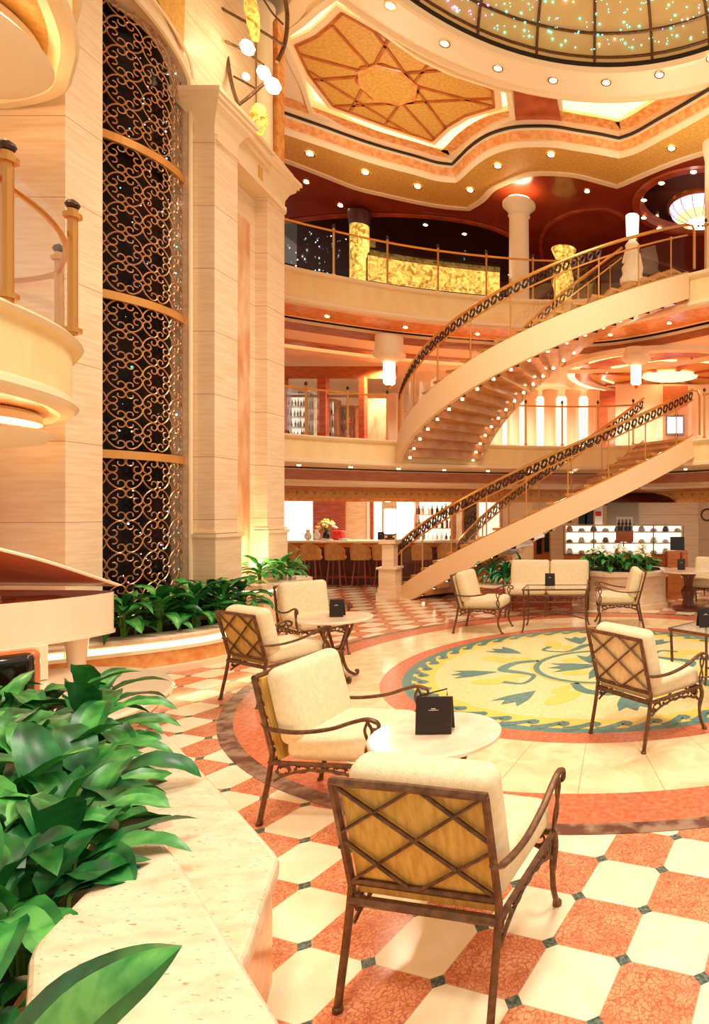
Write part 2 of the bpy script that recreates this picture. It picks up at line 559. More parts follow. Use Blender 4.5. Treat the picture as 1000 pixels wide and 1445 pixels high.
cr_ = N_.new('ShaderNodeValToRGB'); cr_.color_ramp.elements[0].position = .4; cr_.color_ramp.elements[1].position = .7
cr_.color_ramp.elements[0].color = (*rgb(252, 230, 184), 1); cr_.color_ramp.elements[1].color = (*rgb(244, 200, 146), 1)
L_.new(no_.outputs['Fac'], cr_.inputs[0])
mx_ = N_.new('ShaderNodeMix'); mx_.data_type = 'RGBA'; L_.new(lt_.outputs[0], mx_.inputs[0]); L_.new(cr_.outputs[0], mx_.inputs[6]); mx_.inputs[7].default_value = (*rgb(206, 160, 112), 1)
L_.new(mx_.outputs[2], b_.inputs['Base Color']); b_.inputs['Roughness'].default_value = .14

fl = MB(); fl.quad((-12, -3, 0), (9, -3, 0), (9, 24, 0), (-12, 24, 0), 'floor_checker')
struct(fl.build('floor', smooth=0), 'polished checkered marble floor of cream and red tiles')
fr = MB()
fr.ring(MC, 2.42, 3.28, .003, 'floor_ring', 128)
fr.ring(MC, 3.28, 3.66, .003, 'red_marble', 128)
for k in range(40):
    fr.ring(MC, 3.66, 3.78, .003, 'brown_marble', 4, 2 * pi * k / 40, 2 * pi * (k + 1) / 40)
fr.ring(MC, 2.2, 2.42, .003, 'red_marble', 128)
struct(fr.build('floor_ring_border', smooth=0), 'cream and red marble rings set around the medallion')

# mosaic medallion: scrolling waves, vines and tulips
md = MB()
md.ring(MC, 0, 1.86, .003, 'cream_mosaic', 128)
md.ring(MC, 1.86, 2.10, .003, 'yellow_mosaic', 128)
md.ring(MC, 2.10, 2.2, .003, 'teal_mosaic', 128)
def ribbon(mb, pts, ws, z, m):
    vs = []; fs = []
    P = [Vector((p[0], p[1])) for p in pts]
    for i, p in enumerate(P):
        a = P[max(0, i - 1)]; b = P[min(len(P) - 1, i + 1)]
        t = (b - a).normalized(); nn = Vector((-t.y, t.x))
        w_ = ws[i] if isinstance(ws, list) else ws
        vs += [(p.x + nn.x * w_, p.y + nn.y * w_, z), (p.x - nn.x * w_, p.y - nn.y * w_, z)]
    for i in range(len(P) - 1): fs.append((2 * i, 2 * i + 1, 2 * i + 3, 2 * i + 2))
    mb.add(vs, fs, m)
def pol(r, a): return (MC[0] + r * cos(a), MC[1] + r * sin(a))
for k in range(46):
    a = 2 * pi * k / 46; da = 2 * pi / 46
    pts = []; ws = []
    for i in range(15):                    # a breaking wave with a curled crest
        t = i / 14
        if t < .5:
            r = 2.12 - .17 * (t / .5) ** 1.5; aa = a + da * (-.25 + .9 * t / .5)
        else:
            q = (t - .5) / .5 * pi * 1.5
            rr = .045 * (1 - .5 * (t - .5) / .5)
            r = 2.0 - rr * cos(q); aa = a + da * .65 + (rr * sin(q)) / 2.0
        pts.append(pol(r, aa)); ws.append(.040 * (1 - t) + .014)
    ribbon(md, pts, ws, .005, 'teal_mosaic')
def tulip(r, a, s, m='teal_mosaic', flip=1):
    # three-pointed blossom with its stalk
    base = Vector(pol(r, a)); d = Vector((cos(a), sin(a))) * flip; n = Vector((-d.y, d.x))
    sh = [(-.30, 0), (-.1, .10), (.05, .16), (.30, .20), (.18, .08), (.34, 0), (.18, -.08), (.30, -.20), (.05, -.16), (-.1, -.10)]
    vs = [(base.x + (d.x * u + n.x * v) * s, base.y + (d.y * u + n.y * v) * s, .006) for u, v in sh]
    md.add(vs + [(base.x, base.y, .006)], [(i, (i + 1) % 10, 10) for i in range(10)], m)
for k in range(8):
    a = 2 * pi * k / 8 + .25
    tulip(1.42, a, .82)
    pts = spline([pol(.78, a - .55), pol(1.02, a - .35), pol(1.12, a - .08), pol(.92, a + .12), pol(.84, a + .33), pol(1.08, a + .52), pol(1.22, a + .36)], 6)
    n = len(pts)
    if k % 2 == 0:
        ribbon(md, pts, [.045 + .02 * sin(pi * i / n * 2) for i in range(n)], .0055, 'teal_mosaic')
    for rr, da, s in ((1.28, .30, .26), (1.02, .2, .17)):
        c = pol(rr, a + da)
        ov = [(c[0] + s * cos(t) * cos(a) - s * .45 * sin(t) * sin(a), c[1] + s * cos(t) * sin(a) + s * .45 * sin(t) * cos(a), .0045) for t in [2 * pi * i / 16 for i in range(16)]]
        md.add(ov, [tuple(range(16))], 'yellow_mosaic')
md.ring(MC, .70, .77, .0055, 'teal_mosaic', 64)
md.ring(MC, .77, .80, .0055, 'yellow_mosaic', 64)
for k in range(4):
    tulip(.26, pi / 2 * k + .2, 1.0)
    c = pol(.4, pi / 2 * k + .9)
    md.add([(c[0] + .16 * cos(t), c[1] + .12 * sin(t), .005) for t in [2 * pi * i / 12 for i in range(12)]], [tuple(range(12))], 'yellow_mosaic')
struct(md.build('floor_medallion', smooth=0), 'round teal and yellow mosaic medallion with waves and tulips in the floor')

# ---------------------------------------------------------------- decks
E3 = [(-9.2, 9.0), (-7.7, 10.9), (-6.65, 11.96), (-5.9, 12.5), (-4.96, 13.05), (-4.03, 13.44), (-2.96, 13.75), (-1.9, 13.95), (-.9, 13.9), (-.08, 13.5),
      (.6, 13.0), (1.32, 12.42), (2.3, 11.75), (3.6, 10.6), (5.0, 9.0)]
E2 = [(-9.2, 9.0), (-7.7, 10.9), (-6.6, 11.94), (-5.9, 12.5), (-4.9, 13.15), (-4.1, 13.55), (-3.24, 13.87), (-2.2, 14.2), (-1.1, 14.3), (-.2, 14.2), (.42, 13.95),
      (1.5, 12.97), (2.4, 12.1), (3.7, 10.9), (5.0, 9.2)]
E3s = [(p.x, p.y) for p in spline([(a, b, 0) for a, b in E3], 6)]
E2s = [(p.x, p.y) for p in spline([(a, b, 0) for a, b in E2], 6)]
BACK = [(6.5, 21.5), (-12, 21.5), (-12, 9)]

def deck(name, edge, ztop, prof, mats_label):
    mb = MB()
    mb.sweep(edge, prof, 'cream_plaster')
    flat_poly(mb, edge + BACK, [], ztop - .02, 'wood')
    return struct(mb.build(name, smooth=30), mats_label)

Z3, Z2 = 6.65, 3.35
deck('floor_upper_deck', E3s, Z3, [
    (.10, Z3, 'pale_moulding'), (-.07, Z3, 'pale_moulding'), (-.09, Z3 - .03, 'pale_moulding'), (-.07, Z3 - .07, 'pale_moulding'), (-.02, Z3 - .09, 'cream_plaster'), (0, Z3 - .1, 'cream_plaster'),
    (0, Z3 - .56, 'pale_moulding'), (-.04, Z3 - .58, 'pale_moulding'), (-.05, Z3 - .64, 'pale_moulding'), (-.02, Z3 - .68, 'pale_moulding'), (.08, Z3 - .7, 'amber_marble'),
    (.88, Z3 - .7, 'pale_moulding'), (.94, Z3 - .71, 'black_line'), (.94, Z3 - .64, 'black_line'), (1.12, Z3 - .64, 'black_line'), (1.12, Z3 - .70, 'pale_moulding'), (1.14, Z3 - .74, 'pale_moulding'),
    (1.16, Z3 - .76, 'wood'), (1.20, Z3 - .92, 'pale_moulding'), (1.3, Z3 - .95, 'cream_paint'), (1.9, Z3 - .95, 'wood'), (1.92, Z3 - 1.0, 'wood'), (2.2, Z3 - 1.0, 'cream_paint'),
    (2.25, Z3 - .93, 'cove_soft'), (2.45, Z3 - .93, 'pale_moulding'), (2.46, Z3 - 1.02, 'pale_moulding'), (2.8, Z3 - 1.04, 'cream_paint')],
    'curved gallery floor of the upper deck with a cream fascia')
deck('floor_middle_deck', E2s, Z2, [
    (.10, Z2, 'pale_moulding'), (-.06, Z2, 'pale_moulding'), (-.08, Z2 - .03, 'pale_moulding'), (-.05, Z2 - .07, 'cream_plaster'), (0, Z2 - .09, 'cream_plaster'),
    (0, Z2 - .46, 'pale_moulding'), (-.04, Z2 - .48, 'pale_moulding'), (-.04, Z2 - .54, 'pale_moulding'), (.05, Z2 - .57, 'pale_moulding'),
    (.80, Z2 - .57, 'pale_moulding'), (.84, Z2 - .58, 'black_line'), (.84, Z2 - .50, 'black_line'), (1.05, Z2 - .50, 'black_line'), (1.05, Z2 - .60, 'pale_moulding'),
    (1.1, Z2 - .62, 'wood'), (1.12, Z2 - .84, 'pale_moulding'), (1.2, Z2 - .87, 'cream_paint'), (1.6, Z2 - .90, 'cream_paint'), (1.62, Z2 - .96, 'wood'), (1.66, Z2 - 1.02, 'wood'), (2.0, Z2 - 1.02, 'cream_paint')],
    'curved gallery floor of the middle deck with a cream fascia')

# gallery ceilings
cl = MB(); flat_poly(cl, [(p[0], p[1]) for p in E2s[::3]][:] + BACK, [], Z2 - .52, 'cream_paint')
struct(cl.build('ceiling_ground_deck', smooth=0))
COF = (1.0, 16.9); RC = 2.6
def off_edge(edge, o):
    P = [Vector(p) for p in edge]; out = []
    for i in range(len(P)):
        t = (P[min(i + 1, len(P) - 1)] - P[max(i - 1, 0)]).normalized()
        out.append((P[i].x - t.y * o, P[i].y + t.x * o))
    return out
cl = MB(); flat_poly(cl, off_edge(E3s, 2.75)[::2] + BACK, [], Z3 - .93, 'cream_paint')
struct(cl.build('ceiling_middle_deck', smooth=0))

# header beam of dentils above the bar, and ground-deck back wall
E1 = off_edge(E2s, 2.0)
hd = MB(); hd.sweep(E1, [(0, 2.36, 'gold_leaf'), (.0, 2.14, 'amber_marble'), (.05, 2.13, 'amber_marble'), (.07, 2.06, 'wood'), (.4, 2.06, 'wood'), (.4, 2.6, 'cream_paint')], 'cream_paint')
struct(hd.build('trim_1', smooth=30))
for_k = MB()
P = [Vector(p) for p in E1]
L = 0
for i in range(len(P) - 1):
    seg = (P[i + 1] - P[i]); n = max(1, int(seg.length / .28))
    for j in range(n):
        q = P[i] + seg * (j + .5) / n
        for_k.box((q.x, q.y - .01, 2.25), (.05, .03, .05), 'wood', atan2(seg.y, seg.x))
struct(for_k.build('trim_2', smooth=0))

# ---------------------------------------------------------------- back walls
bw = MB()
bw.quad((-12, 20.5, 0), (6.5, 20.5, 0), (6.5, 20.5, 2.9), (-12, 20.5, 2.9), 'stone')
bw.quad((-12, 20.4, Z2), (6.5, 20.4, Z2), (6.5, 20.4, 6), (-12, 20.4, 6), 'stone')
struct(bw.build('wall_back', smooth=0))
bw = MB()
bw.quad((-12, 20.9, Z3), (6.5, 20.9, Z3), (6.5, 20.9, 10), (-12, 20.9, 10), 'maroon')
struct(bw.build('wall_back_upper', smooth=0))

# ---------------------------------------------------------------- top ceiling
ZS = 9.6     # downlight soffit
ZA = 9.95
ZC = 10.12
CA = [PZ(x, y, ZA) for x, y in ((350, 142), (417, 166), (460, 181), (504, 197), (545, 210), (585, 221), (615, 230), (637, 233))]
CA2 = [PZ(x, y, ZA) for x, y in ((637, 233), (648, 222), (659, 211), (676, 198), (696, 188), (722, 181), (752, 179), (784, 180), (814, 185), (845, 190), (873, 196))]
CA3 = [PZ(x, y, ZA) for x, y in ((873, 196), (895, 188), (930, 168), (965, 148), (1000, 127), (1060, 92), (1120, 60))]
def dens(P_, n=5):
    return [(p.x, p.y) for p in spline(P_, n)]
A_ = dens(CA)[:-1] + dens(CA2)[:-1] + dens(CA3)
CB = [PZ(x, y, ZS) for x, y in ((350, 205), (417, 230), (460, 247), (504, 264), (545, 274), (585, 283), (625, 290), (659, 293))]
CB2 = [PZ(x, y, ZS) for x, y in ((659, 293), (678, 281), (692, 266), (709, 257), (730, 248), (752, 243), (784, 243), (814, 246), (845, 254), (870, 261))]
CB3 = [PZ(x, y, ZS) for x, y in ((870, 261), (895, 250), (930, 235), (965, 222), (1000, 211), (1060, 190), (1120, 170))]
B_ = dens(CB)[:-1] + dens(CB2)[:-1] + dens(CB3)
A1 = off_edge(A_, .10)
# the ceiling field with holes for the dome and the coffers
STAR = [PZ(x, y, ZC) for x, y in ((470, -12), (497, 8), (540, 42), (590, 78), (640, 102), (700, 122), (722, 128), (727, 165), (700, 176), (672, 194), (648, 214), (628, 228),
                                  (590, 222), (540, 207), (495, 188), (455, 166), (436, 158), (424, 120), (404, 80), (392, 48), (420, 28), (446, 5))]
STAR = [(p.x, p.y) for p in STAR]
NOTCH = [PZ(x, y, ZC) for x, y in ((792, 138), (840, 141), (885, 138), (930, 130), (960, 122), (1000, 104), (950, 136), (905, 160), (872, 180), (835, 172), (795, 166))]
NOTCH = [(p.x, p.y) for p in NOTCH]
SIDE = (-6.45, 8.9)
ce = MB()
outer = A_ + [(7, 8), (7, -1), (-9.5, -1), (-9.5, 11)]
flat_poly(ce, outer, [circ(MC, 4.95, 96), STAR, NOTCH, circ(SIDE, 1.45, 48)], ZC, 'pale_moulding')
ce.sweep(A_, [(0, ZC, 'pale_moulding'), (0, ZA + .04, 'black_line'), (-.02, ZA + .04, 'black_line'), (-.02, ZA, 'black_line'), (.03, ZA, 'pale_moulding'), (.04, ZA - .05, 'amber_marble'), (.12, ZA - .2, 'pale_moulding'),
               (.12, ZA - .24, 'pale_moulding'), (.17, ZA - .33, 'gold_leaf')], 'pale_moulding')
A17 = off_edge(A_, .17)
N1, N2 = len(A17), len(B_)
sof = MB()
# soffit between the two wavy edges
def resample(P_, n):
    P_ = [Vector(p) for p in P_]; d = [0]
    for i in range(1, len(P_)): d.append(d[-1] + (P_[i] - P_[i - 1]).length)
    out = []
    for k in range(n):
        t = d[-1] * k / (n - 1); i = 0
        while i < len(d) - 2 and d[i + 1] < t: i += 1
        f = (t - d[i]) / max(1e-9, d[i + 1] - d[i]); out.append(P_[i].lerp(P_[i + 1], min(1, f)))
    return out
def segs(a, b, c, ns=(40, 30, 40)):
    return resample(a, ns[0])[:-1] + resample(b, ns[1])[:-1] + resample(c, ns[2])
la, lb = len(dens(CA)) - 1, len(dens(CA2)) - 1
SA = segs(A17[:la + 1], A17[la:la + lb + 1], A17[la + lb:])
lb1, lb2 = len(dens(CB)) - 1, len(dens(CB2)) - 1
SB = segs(B_[:lb1 + 1], B_[lb1:lb1 + lb2 + 1], B_[lb1 + lb2:])
vs = []; fs = []
for a, b in zip(SA, SB): vs += [(a.x, a.y, ZA - .33), (b.x, b.y, ZS + .005)]
for i in range(len(SA) - 1): fs.append((2 * i, 2 * i + 2, 2 * i + 3, 2 * i + 1))
sof.add(vs, fs, 'gold_leaf')
sof.sweep([(p.x, p.y) for p in SB], [(-.03, ZS, 'pale_moulding'), (-.03, ZS - .03, 'pale_moulding'), (.10, ZS - .04, 'pale_moulding'), (.12, ZS + .12, 'pale_moulding')], 'pale_moulding')
struct(ce.build('ceiling', smooth=30), 'cream atrium ceiling with a wavy dark-lined cornice')
struct(sof.build('ceiling_soffit', smooth=30), 'golden soffit with downlights along the wavy ceiling edge')

# dark red ceiling over the upper gallery
LAMPC = (1.95, 15.6)
mc = MB()
flat_poly(mc, [(p.x, p.y) for p in SB[::3]] + [SB[-1][:]] + [(6.5, 21), (-12, 21), (-12, 13)], [circ(LAMPC, 1.55, 48)], ZS + .10, 'maroon_light')
bl = spline([(-12, 17.3, 0), (-7.3, 16.2, 0), (-4.2, 16.6, 0), (-3.0, 18.2, 0), (-3.4, 20.9, 0)], 8)
flat_poly(mc, [(p.x, p.y) for p in bl] + [(-12, 20.9)], [], ZS + .09, 'black_lacquer')
mc.sweep([(p.x, p.y) for p in bl], [(-.12, ZS + .085, 'wood_panel'), (-.12, ZS + .05, 'wood_panel'), (.05, ZS + .05, 'wood_panel'), (.05, ZS + .085, 'wood_panel')], 'wood_panel')
bl2 = spline([(-2.6, 20.6, 0), (-2.4, 17.6, 0), (-1.6, 16.2, 0), (-.4, 15.9, 0), (.3, 17.0, 0), (.5, 18.6, 0), (1.5, 19.6, 0), (3, 20.6, 0)], 8)
mc.sweep([(p.x, p.y) for p in bl2], [(-.05, ZS + .095, 'wood_panel'), (-.05, ZS + .05, 'wood_panel'), (.05, ZS + .05, 'wood_panel'), (.05, ZS + .095, 'wood_panel')], 'wood_panel')
# coffer of the coloured lamp
mc.lathe([(1.75, ZS + .09), (1.72, ZS + .04), (1.55, ZS + .04), (1.5, ZS + .10), (1.45, ZS + .25)], (*LAMPC, 0), 'wood_panel', 64, cap=False)
mc.lathe([(1.45, ZS + .25), (1.3, ZS + .3), (0, ZS + .45)], (*LAMPC, 0), 'black_lacquer', 64, cap=False)
struct(mc.build('ceiling_upper_gallery', smooth=30), 'dark red lacquered ceiling over the upper gallery')

# star coffer: recessed gold panel with glowing cove and wooden interlaced star
def shrink(P_, f, c=None):
    if c is None: c = (sum(p[0] for p in P_) / len(P_), sum(p[1] for p in P_) / len(P_))
    return [(c[0] + (p[0] - c[0]) * f, c[1] + (p[1] - c[1]) * f) for p in P_]
def band_between(mb, P1, z1, P2, z2, m):
    n = len(P1)
    vs = [(p[0], p[1], z1) for p in P1] + [(p[0], p[1], z2) for p in P2]
    mb.add(vs, [(i, (i + 1) % n, n + (i + 1) % n, n + i) for i in range(n)], m)
st = MB()
s0 = STAR; s1 = shrink(STAR, .95); s2 = shrink(STAR, .93); s3 = shrink(STAR, .84); s4 = shrink(STAR, .80)
band_between(st, s0, ZC, s0, ZC - .05, 'pale_moulding'); band_between(st, s0, ZC - .05, s1, ZC - .05, 'pale_moulding'); band_between(st, s1, ZC - .05, s1, ZC + .06, 'pale_moulding')
band_between(st, s1, ZC + .06, s2, ZC + .22, 'cream_paint')
ZP = ZC + .10
PAN = [PZ(x, y, ZP) for x, y in ((482, 17), (466, 34), (447, 50), (417, 64), (436, 104), (470, 149), (540, 175), (609, 198), (630, 178), (655, 163), (697, 150), (694, 126), (640, 98), (590, 74), (540, 50))]
PAN = [(p.x, p.y) for p in PAN]
PO = shrink(PAN, 1.09)
flat_poly(st, s2, [shrink(PAN, 1.0)], ZC + .22, 'cove_glow')
band_between(st, PO, ZP - .01, PO, ZP + .05, 'cream_paint'); band_between(st, PO, ZP - .01, PAN, ZP - .01, 'pale_moulding'); band_between(st, PAN, ZP - .01, PAN, ZP, 'pale_moulding')
flat_poly(st, PAN, [], ZP, 'gold_leaf')
struct(st.build('ceiling_star_coffer', smooth=0), 'recessed gold ceiling panel with a glowing cove')
sw = MB()
zc = ZC + .085
def bar2(a, b, w_=.045, m='wood'):
    d = (Vector(b) - Vector(a)); l = d.length
    sw.box(((a[0] + b[0]) / 2, (a[1] + b[1]) / 2, zc), (l, w_, .03), m, atan2(d.y, d.x))
s5 = shrink(STAR, .74)
for i in range(len(PAN)): bar2(PAN[i], PAN[(i + 1) % len(PAN)], .045)
cc = PZ(547, 127, ZC)
def q2(x, y):
    p = PZ(x, y, ZC + .085); return (p.x, p.y)
for a, b in (((467, 34), (612, 196)), ((426, 78), (697, 151)), ((444, 113), (640, 98)), ((473, 150), (693, 139)), ((548, 55), (494, 158)), ((608, 84), (543, 176)),
             ((529, 46), (628, 181)), ((436, 101), (575, 187))):
    bar2(q2(*a), q2(*b), .05)
sw.lathe([(0, zc - .02), (.56, zc - .02), (.60, zc - .01)], (cc.x, cc.y, 0), 'amber_marble', 8); sw.lathe([(0, zc - .03), (.46, zc - .03), (.48, zc - .02)], (cc.x, cc.y, 0), 'gold_leaf', 24)
for k in range(8):
    a = 2 * pi * k / 8 + .2
    bar2((cc.x + .58 * cos(a), cc.y + .58 * sin(a)), (cc.x + .58 * cos(a + pi / 4), cc.y + .58 * sin(a + pi / 4)), .05)
struct(sw.build('trim_3', smooth=0), 'interlaced wooden star on the gold ceiling panel')
# small coffer beside the dome
nt2 = MB(); n1 = shrink(NOTCH, .97)
band_between(nt2, NOTCH, ZC, NOTCH, ZC + .18, 'pale_moulding')
nt2.add([(p[0], p[1], ZC + .18) for p in NOTCH], [tuple(range(len(NOTCH)))], 'cove_glow')
struct(nt2.build('ceiling_side_coffer', smooth=0))
# wooden panel between the coffers
wp = MB()
WPN = [PZ(x, y, ZC - .02) for x, y in ((724, 120), (784, 132), (792, 172), (765, 174), (740, 176), (728, 172))]
wp.add([tuple(p) for p in WPN], [tuple(range(6))], 'wood_panel')
struct(wp.build('ceiling_wood_panel', smooth=0))
# band at the foot of the cornice: wood strip between coffers and black line
ws_ = MB(); vs = []; fs = []
AI = off_edge(A_, -.30)
for i, (a, b) in enumerate(zip(A_, AI)): vs += [(a[0], a[1], ZC - .004), (b[0], b[1], ZC - .004)]
for i in range(len(A_) - 1): fs.append((2 * i, 2 * i + 2, 2 * i + 3, 2 * i + 1))
ws_.add(vs, fs, 'amber_marble')
struct(ws_.build('trim_4', smooth=0))

# side dome, dark, at the top left
sd = MB()
sd.lathe([(1.68, ZC - .001), (1.66, ZC - .05), (1.55, ZC - .05), (1.45, ZC), (1.42, ZC + .1), (1.42, ZC + .45)], (*SIDE, 0), 'pale_moulding', 48, cap=False)
sd.lathe([(1.42, ZC + .45), (1.0, ZC + .6), (0, ZC + .7)], (*SIDE, 0), 'dark_wood', 48, cap=False)
struct(sd.build('ceiling_side_dome', smooth=30), 'dark round recess in the ceiling left of the star panel')

# main dome: light ring, glass shell, ribs, fibre stars
dm = MB()
dm.lathe([(5.0, ZC), (4.98, ZC - .10), (4.92, ZC - .12), (4.88, ZC - .05), (4.80, ZC - .03), (4.74, ZC - .12)], (*MC, 0), 'pale_moulding', 96, cap=False)
dm.lathe([(4.74, ZC - .12), (4.2, ZC - .12)], (*MC, 0), 'cream_paint', 96, cap=False)
dm.lathe([(4.2, ZC - .12), (4.14, ZC - .1), (4.10, ZC - .02)], (*MC, 0), 'pale_moulding', 96, cap=False)
dm.lathe([(4.10, ZC - .02), (4.10, ZC + .07)], (*MC, 0), 'black_line', 96, cap=False)
dm.lathe([(4.95, ZC - .05), (4.95, ZC)], (*MC, 0), 'black_line', 96, cap=False)
struct(dm.build('ceiling_dome_ring', smooth=30), 'cream ring of downlights around the glass dome')
def dome_r(t): return 4.12 * cos(t * pi / 2 * .98)
def dome_z(t): return ZC + .07 + 1.7 * sin(t * pi / 2)
mt_, nt_, b_ = new_mat('dome_glass')
b_.inputs['Base Color'].default_value = (*rgb(200, 164, 100), 1)
b_.inputs['Emission Color'].default_value = (*rgb(206, 160, 96), 1)
b_.inputs['Emission Strength'].default_value = .16
b_.inputs['Roughness'].default_value = .3
dr = thing('glass_dome', 'backlit stained glass dome with bronze ribs and coloured star lights in the ceiling', 'dome', (MC[0], MC[1], ZC))
d1 = MB(); d1.lathe([(dome_r(t / 12), dome_z(t / 12)) for t in range(13)], (*MC, 0), 'dome_glass', 72, cap=False)
d1.build('glass_shell', dr, world=True)
NR = 24
for k in range(NR):
    r1 = MB(); a = 2 * pi * k / NR + .06
    r1.tube([(MC[0] + (dome_r(t / 14) - .02) * cos(a), MC[1] + (dome_r(t / 14) - .02) * sin(a), dome_z(t / 14) - .02) for t in range(14)], .028, 'bronze', 5)
    r1.build('rib', dr, world=True)
for t in (.04, .17, .32, .5):
    r1 = MB(); r1.tube([(MC[0] + (dome_r(t) - .02) * cos(a), MC[1] + (dome_r(t) - .02) * sin(a), dome_z(t) - .02) for a in [2 * pi * k / 72 for k in range(72)]], .026, 'bronze', 5, closed=True)
    r1.build('ring', dr, world=True)
sl = MB()
for k in range(620):
    a = random.uniform(pi * .0, pi); t = random.uniform(.08, .42)
    seg = a * 24 / (2 * pi)
    r_ = dome_r(t) - .03
    c = (MC[0] + r_ * cos(a), MC[1] + r_ * sin(a), dome_z(t) - .03)
    mm = 'star_violet' if a > 2.1 and random.random() < .8 else ('star_cyan' if a > 1.25 and random.random() < .85 else random.choice(['star_blue', 'star_cyan', 'star_white']))
    s_ = random.choice((.010, .012, .016, .024))
    sl.lathe([(0, -s_), (s_, 0), (0, s_)], c, mm, 5)
tag(sl.build('star_light', dr, world=True), 'tiny cyan, blue and violet points of light', kind='stuff')
# ================================================================ left side of the lobby
# wall plane at x = -5.9 with an arched opening for the bronze screen
lw = MB()
def yz(x): return lambda a, b: (x, a, b)
arch = [(6.9, .2)] + [(y, 7.5 + .52 * sqrt(max(0, 1 - ((y - 7.3) / 1.0) ** 2))) for y in [6.9 + 1.4 * i / 24 for i in range(25)]] + [(8.3, .2)]
outerw = [(6.44, 0), (6.9, 0), (6.9, .2)] 
rect = [(6.44, 0), (9.9, 0), (9.9, 10.12), (6.44, 10.12)]
loops = [[Vector((a, b, 0)) for a, b in rect], [Vector((a, b, 0)) for a, b in arch]]
tris = tessellate_polygon(loops)
vs = [(-5.9 if (a < 8.9) else -5.98, a, b) for l in (rect, arch) for a, b in l]
lw.add(vs, [tuple(t) for t in tris], 'stone')
n = len(arch)
vs = [(-5.9, a, b) for a, b in arch] + [(-6.25, a, b) for a, b in arch]
lw.add(vs, [(i, i + 1, n + i + 1, n + i) for i in range(n - 1)], 'stone_plain')
# pier face turned to the viewer
lw.quad((-5.9, 6.44, 0), (-9.5, 6.44, 0), (-9.5, 6.44, 10.12), (-5.9, 6.44, 10.12), 'stone')
lw.quad((-6.25, 6.44, 0), (-6.25, 6.9, 0), (-6.25, 6.9, 10), (-6.25, 6.44, 10), 'stone')
struct(lw.build('wall_left', smooth=0), 'tall travertine wall with an arched opening')
# arch moulding
am = MB()
top = arch[1:-1]
am.tube([(-5.88, a, b) for a, b in top], .045, 'pale_moulding', 8)
am.tube([(-5.86, a - (.16 if a < 7.3 else -.0), b + .22) for a, b in top], .02, 'pale_moulding', 6)
am.tube([(-5.9, 8.3, 7.5), (-5.9, 8.3, .2)], .03, 'pale_moulding', 8)
struct(am.build('trim_5'), 'moulding around the arch of the bronze screen')
# gold spandrel panel above the arch
gp = MB()
gp.add([(-5.885, 7.62, 8.35), (-5.885, 8.15, 7.95), (-5.885, 8.22, 9.9), (-5.885, 7.2, 9.9), (-5.885, 7.25, 8.5)], [(0, 1, 2, 3, 4)], 'gold_leaf')
struct(gp.build('trim_6', smooth=0))
# room behind the screen, dark
rb_ = MB()
rb_.lathe([(.86, .2), (.86, 9.9)], (-6.95, 7.95, 0), 'dark_glass', 48, cap=False)
struct(rb_.build('wall_screen_core', smooth=60), 'dark glossy glass drum behind the bronze scroll screen')

# pilasters
def pilaster(y0, y1, xf, xb, ztop, label):
    t = thing('stone_pilaster', label, 'pilaster', ((xf + xb) / 2, (y0 + y1) / 2, 0), group=None)
    sh = MB(); cx, cy = (xf + xb) / 2, (y0 + y1) / 2; dx, dy = xf - xb, y1 - y0
    sh.box((cx, cy, (1.5 + ztop - .6) / 2 + .0), (dx, dy, ztop - .6 - 1.5), 'stone')
    sh.build('shaft', t, world=True, smooth=0)
    p = MB(); p.box((cx, cy, .74), (dx + .07, dy + .07, 1.48), 'stone'); p.build('plinth', t, world=True, smooth=0)
    p = MB()
    for z, e, h in ((1.5, .12, .05), (1.55, .07, .03)): p.box((cx, cy, z), (dx + e, dy + e, h), 'pale_moulding')
    p.build('base_moulding', t, world=True, smooth=0)
    c = MB(); zb = ztop - .6
    def rect_l(e): return [(xb - e, y0 - e), (xf + e, y0 - e), (xf + e, y1 + e), (xb - e, y1 + e)]
    prof = [(.0, zb - .02), (.02, zb), (.02, zb + .05), (.0, zb + .06), (.01, zb + .22), (.06, zb + .34), (.13, zb + .42), (.14, zb + .47), (.17, zb + .48), (.17, zb + .52), (.20, zb + .54), (.20, zb + .6)]
    for a, b in zip(prof, prof[1:]): band_between(c, rect_l(a[0]), a[1], rect_l(b[0]), b[1], 'pale_moulding')
    c.add([(p_[0], p_[1], ztop) for p_ in rect_l(.2)], [(0, 1, 2, 3)], 'pale_moulding')
    c.build('capital', t, world=True, smooth=0)
    return t
pilaster(8.34, 8.84, -5.6, -5.9, 7.53, 'tall travertine pilaster right beside the bronze scroll screen')
pilaster(9.88, 10.38, -5.78, -6.08, 7.5, 'tall travertine pilaster at the edge of the galleries, behind the first one')
struct_m = MB()
# entablature between the pilasters and panels
for z0, z1, e in ((6.92, 7.0, .04), (7.0, 7.3, .0), (7.3, 7.38, .06), (7.38, 7.5, .12), (7.5, 7.55, .16)):
    pts = [(-5.6 + e, 8.34), (-5.78 + e, 10.38), (-6.3, 10.38), (-6.3, 8.34)]
    struct_m.prism(pts, z0, z1, 'pale_moulding')
struct(struct_m.build('trim_7', smooth=0), 'stepped travertine entablature over the pilasters')
rm = MB()
rm.box((-5.93, 9.34, 3.7), (.05, .66, 5.4), 'rose_marble', rot=Matrix.Rotation(.08, 3, 'Z'))
struct(rm.build('trim_8', smooth=0), 'rose veined marble panel between the pilasters')
rm = MB(); rm.box((-5.84, 9.34, 7.15), (.3, .6, .2), 'gold_leaf', rot=Matrix.Rotation(.08, 3, 'Z'))
struct(rm.build('trim_9', smooth=0))
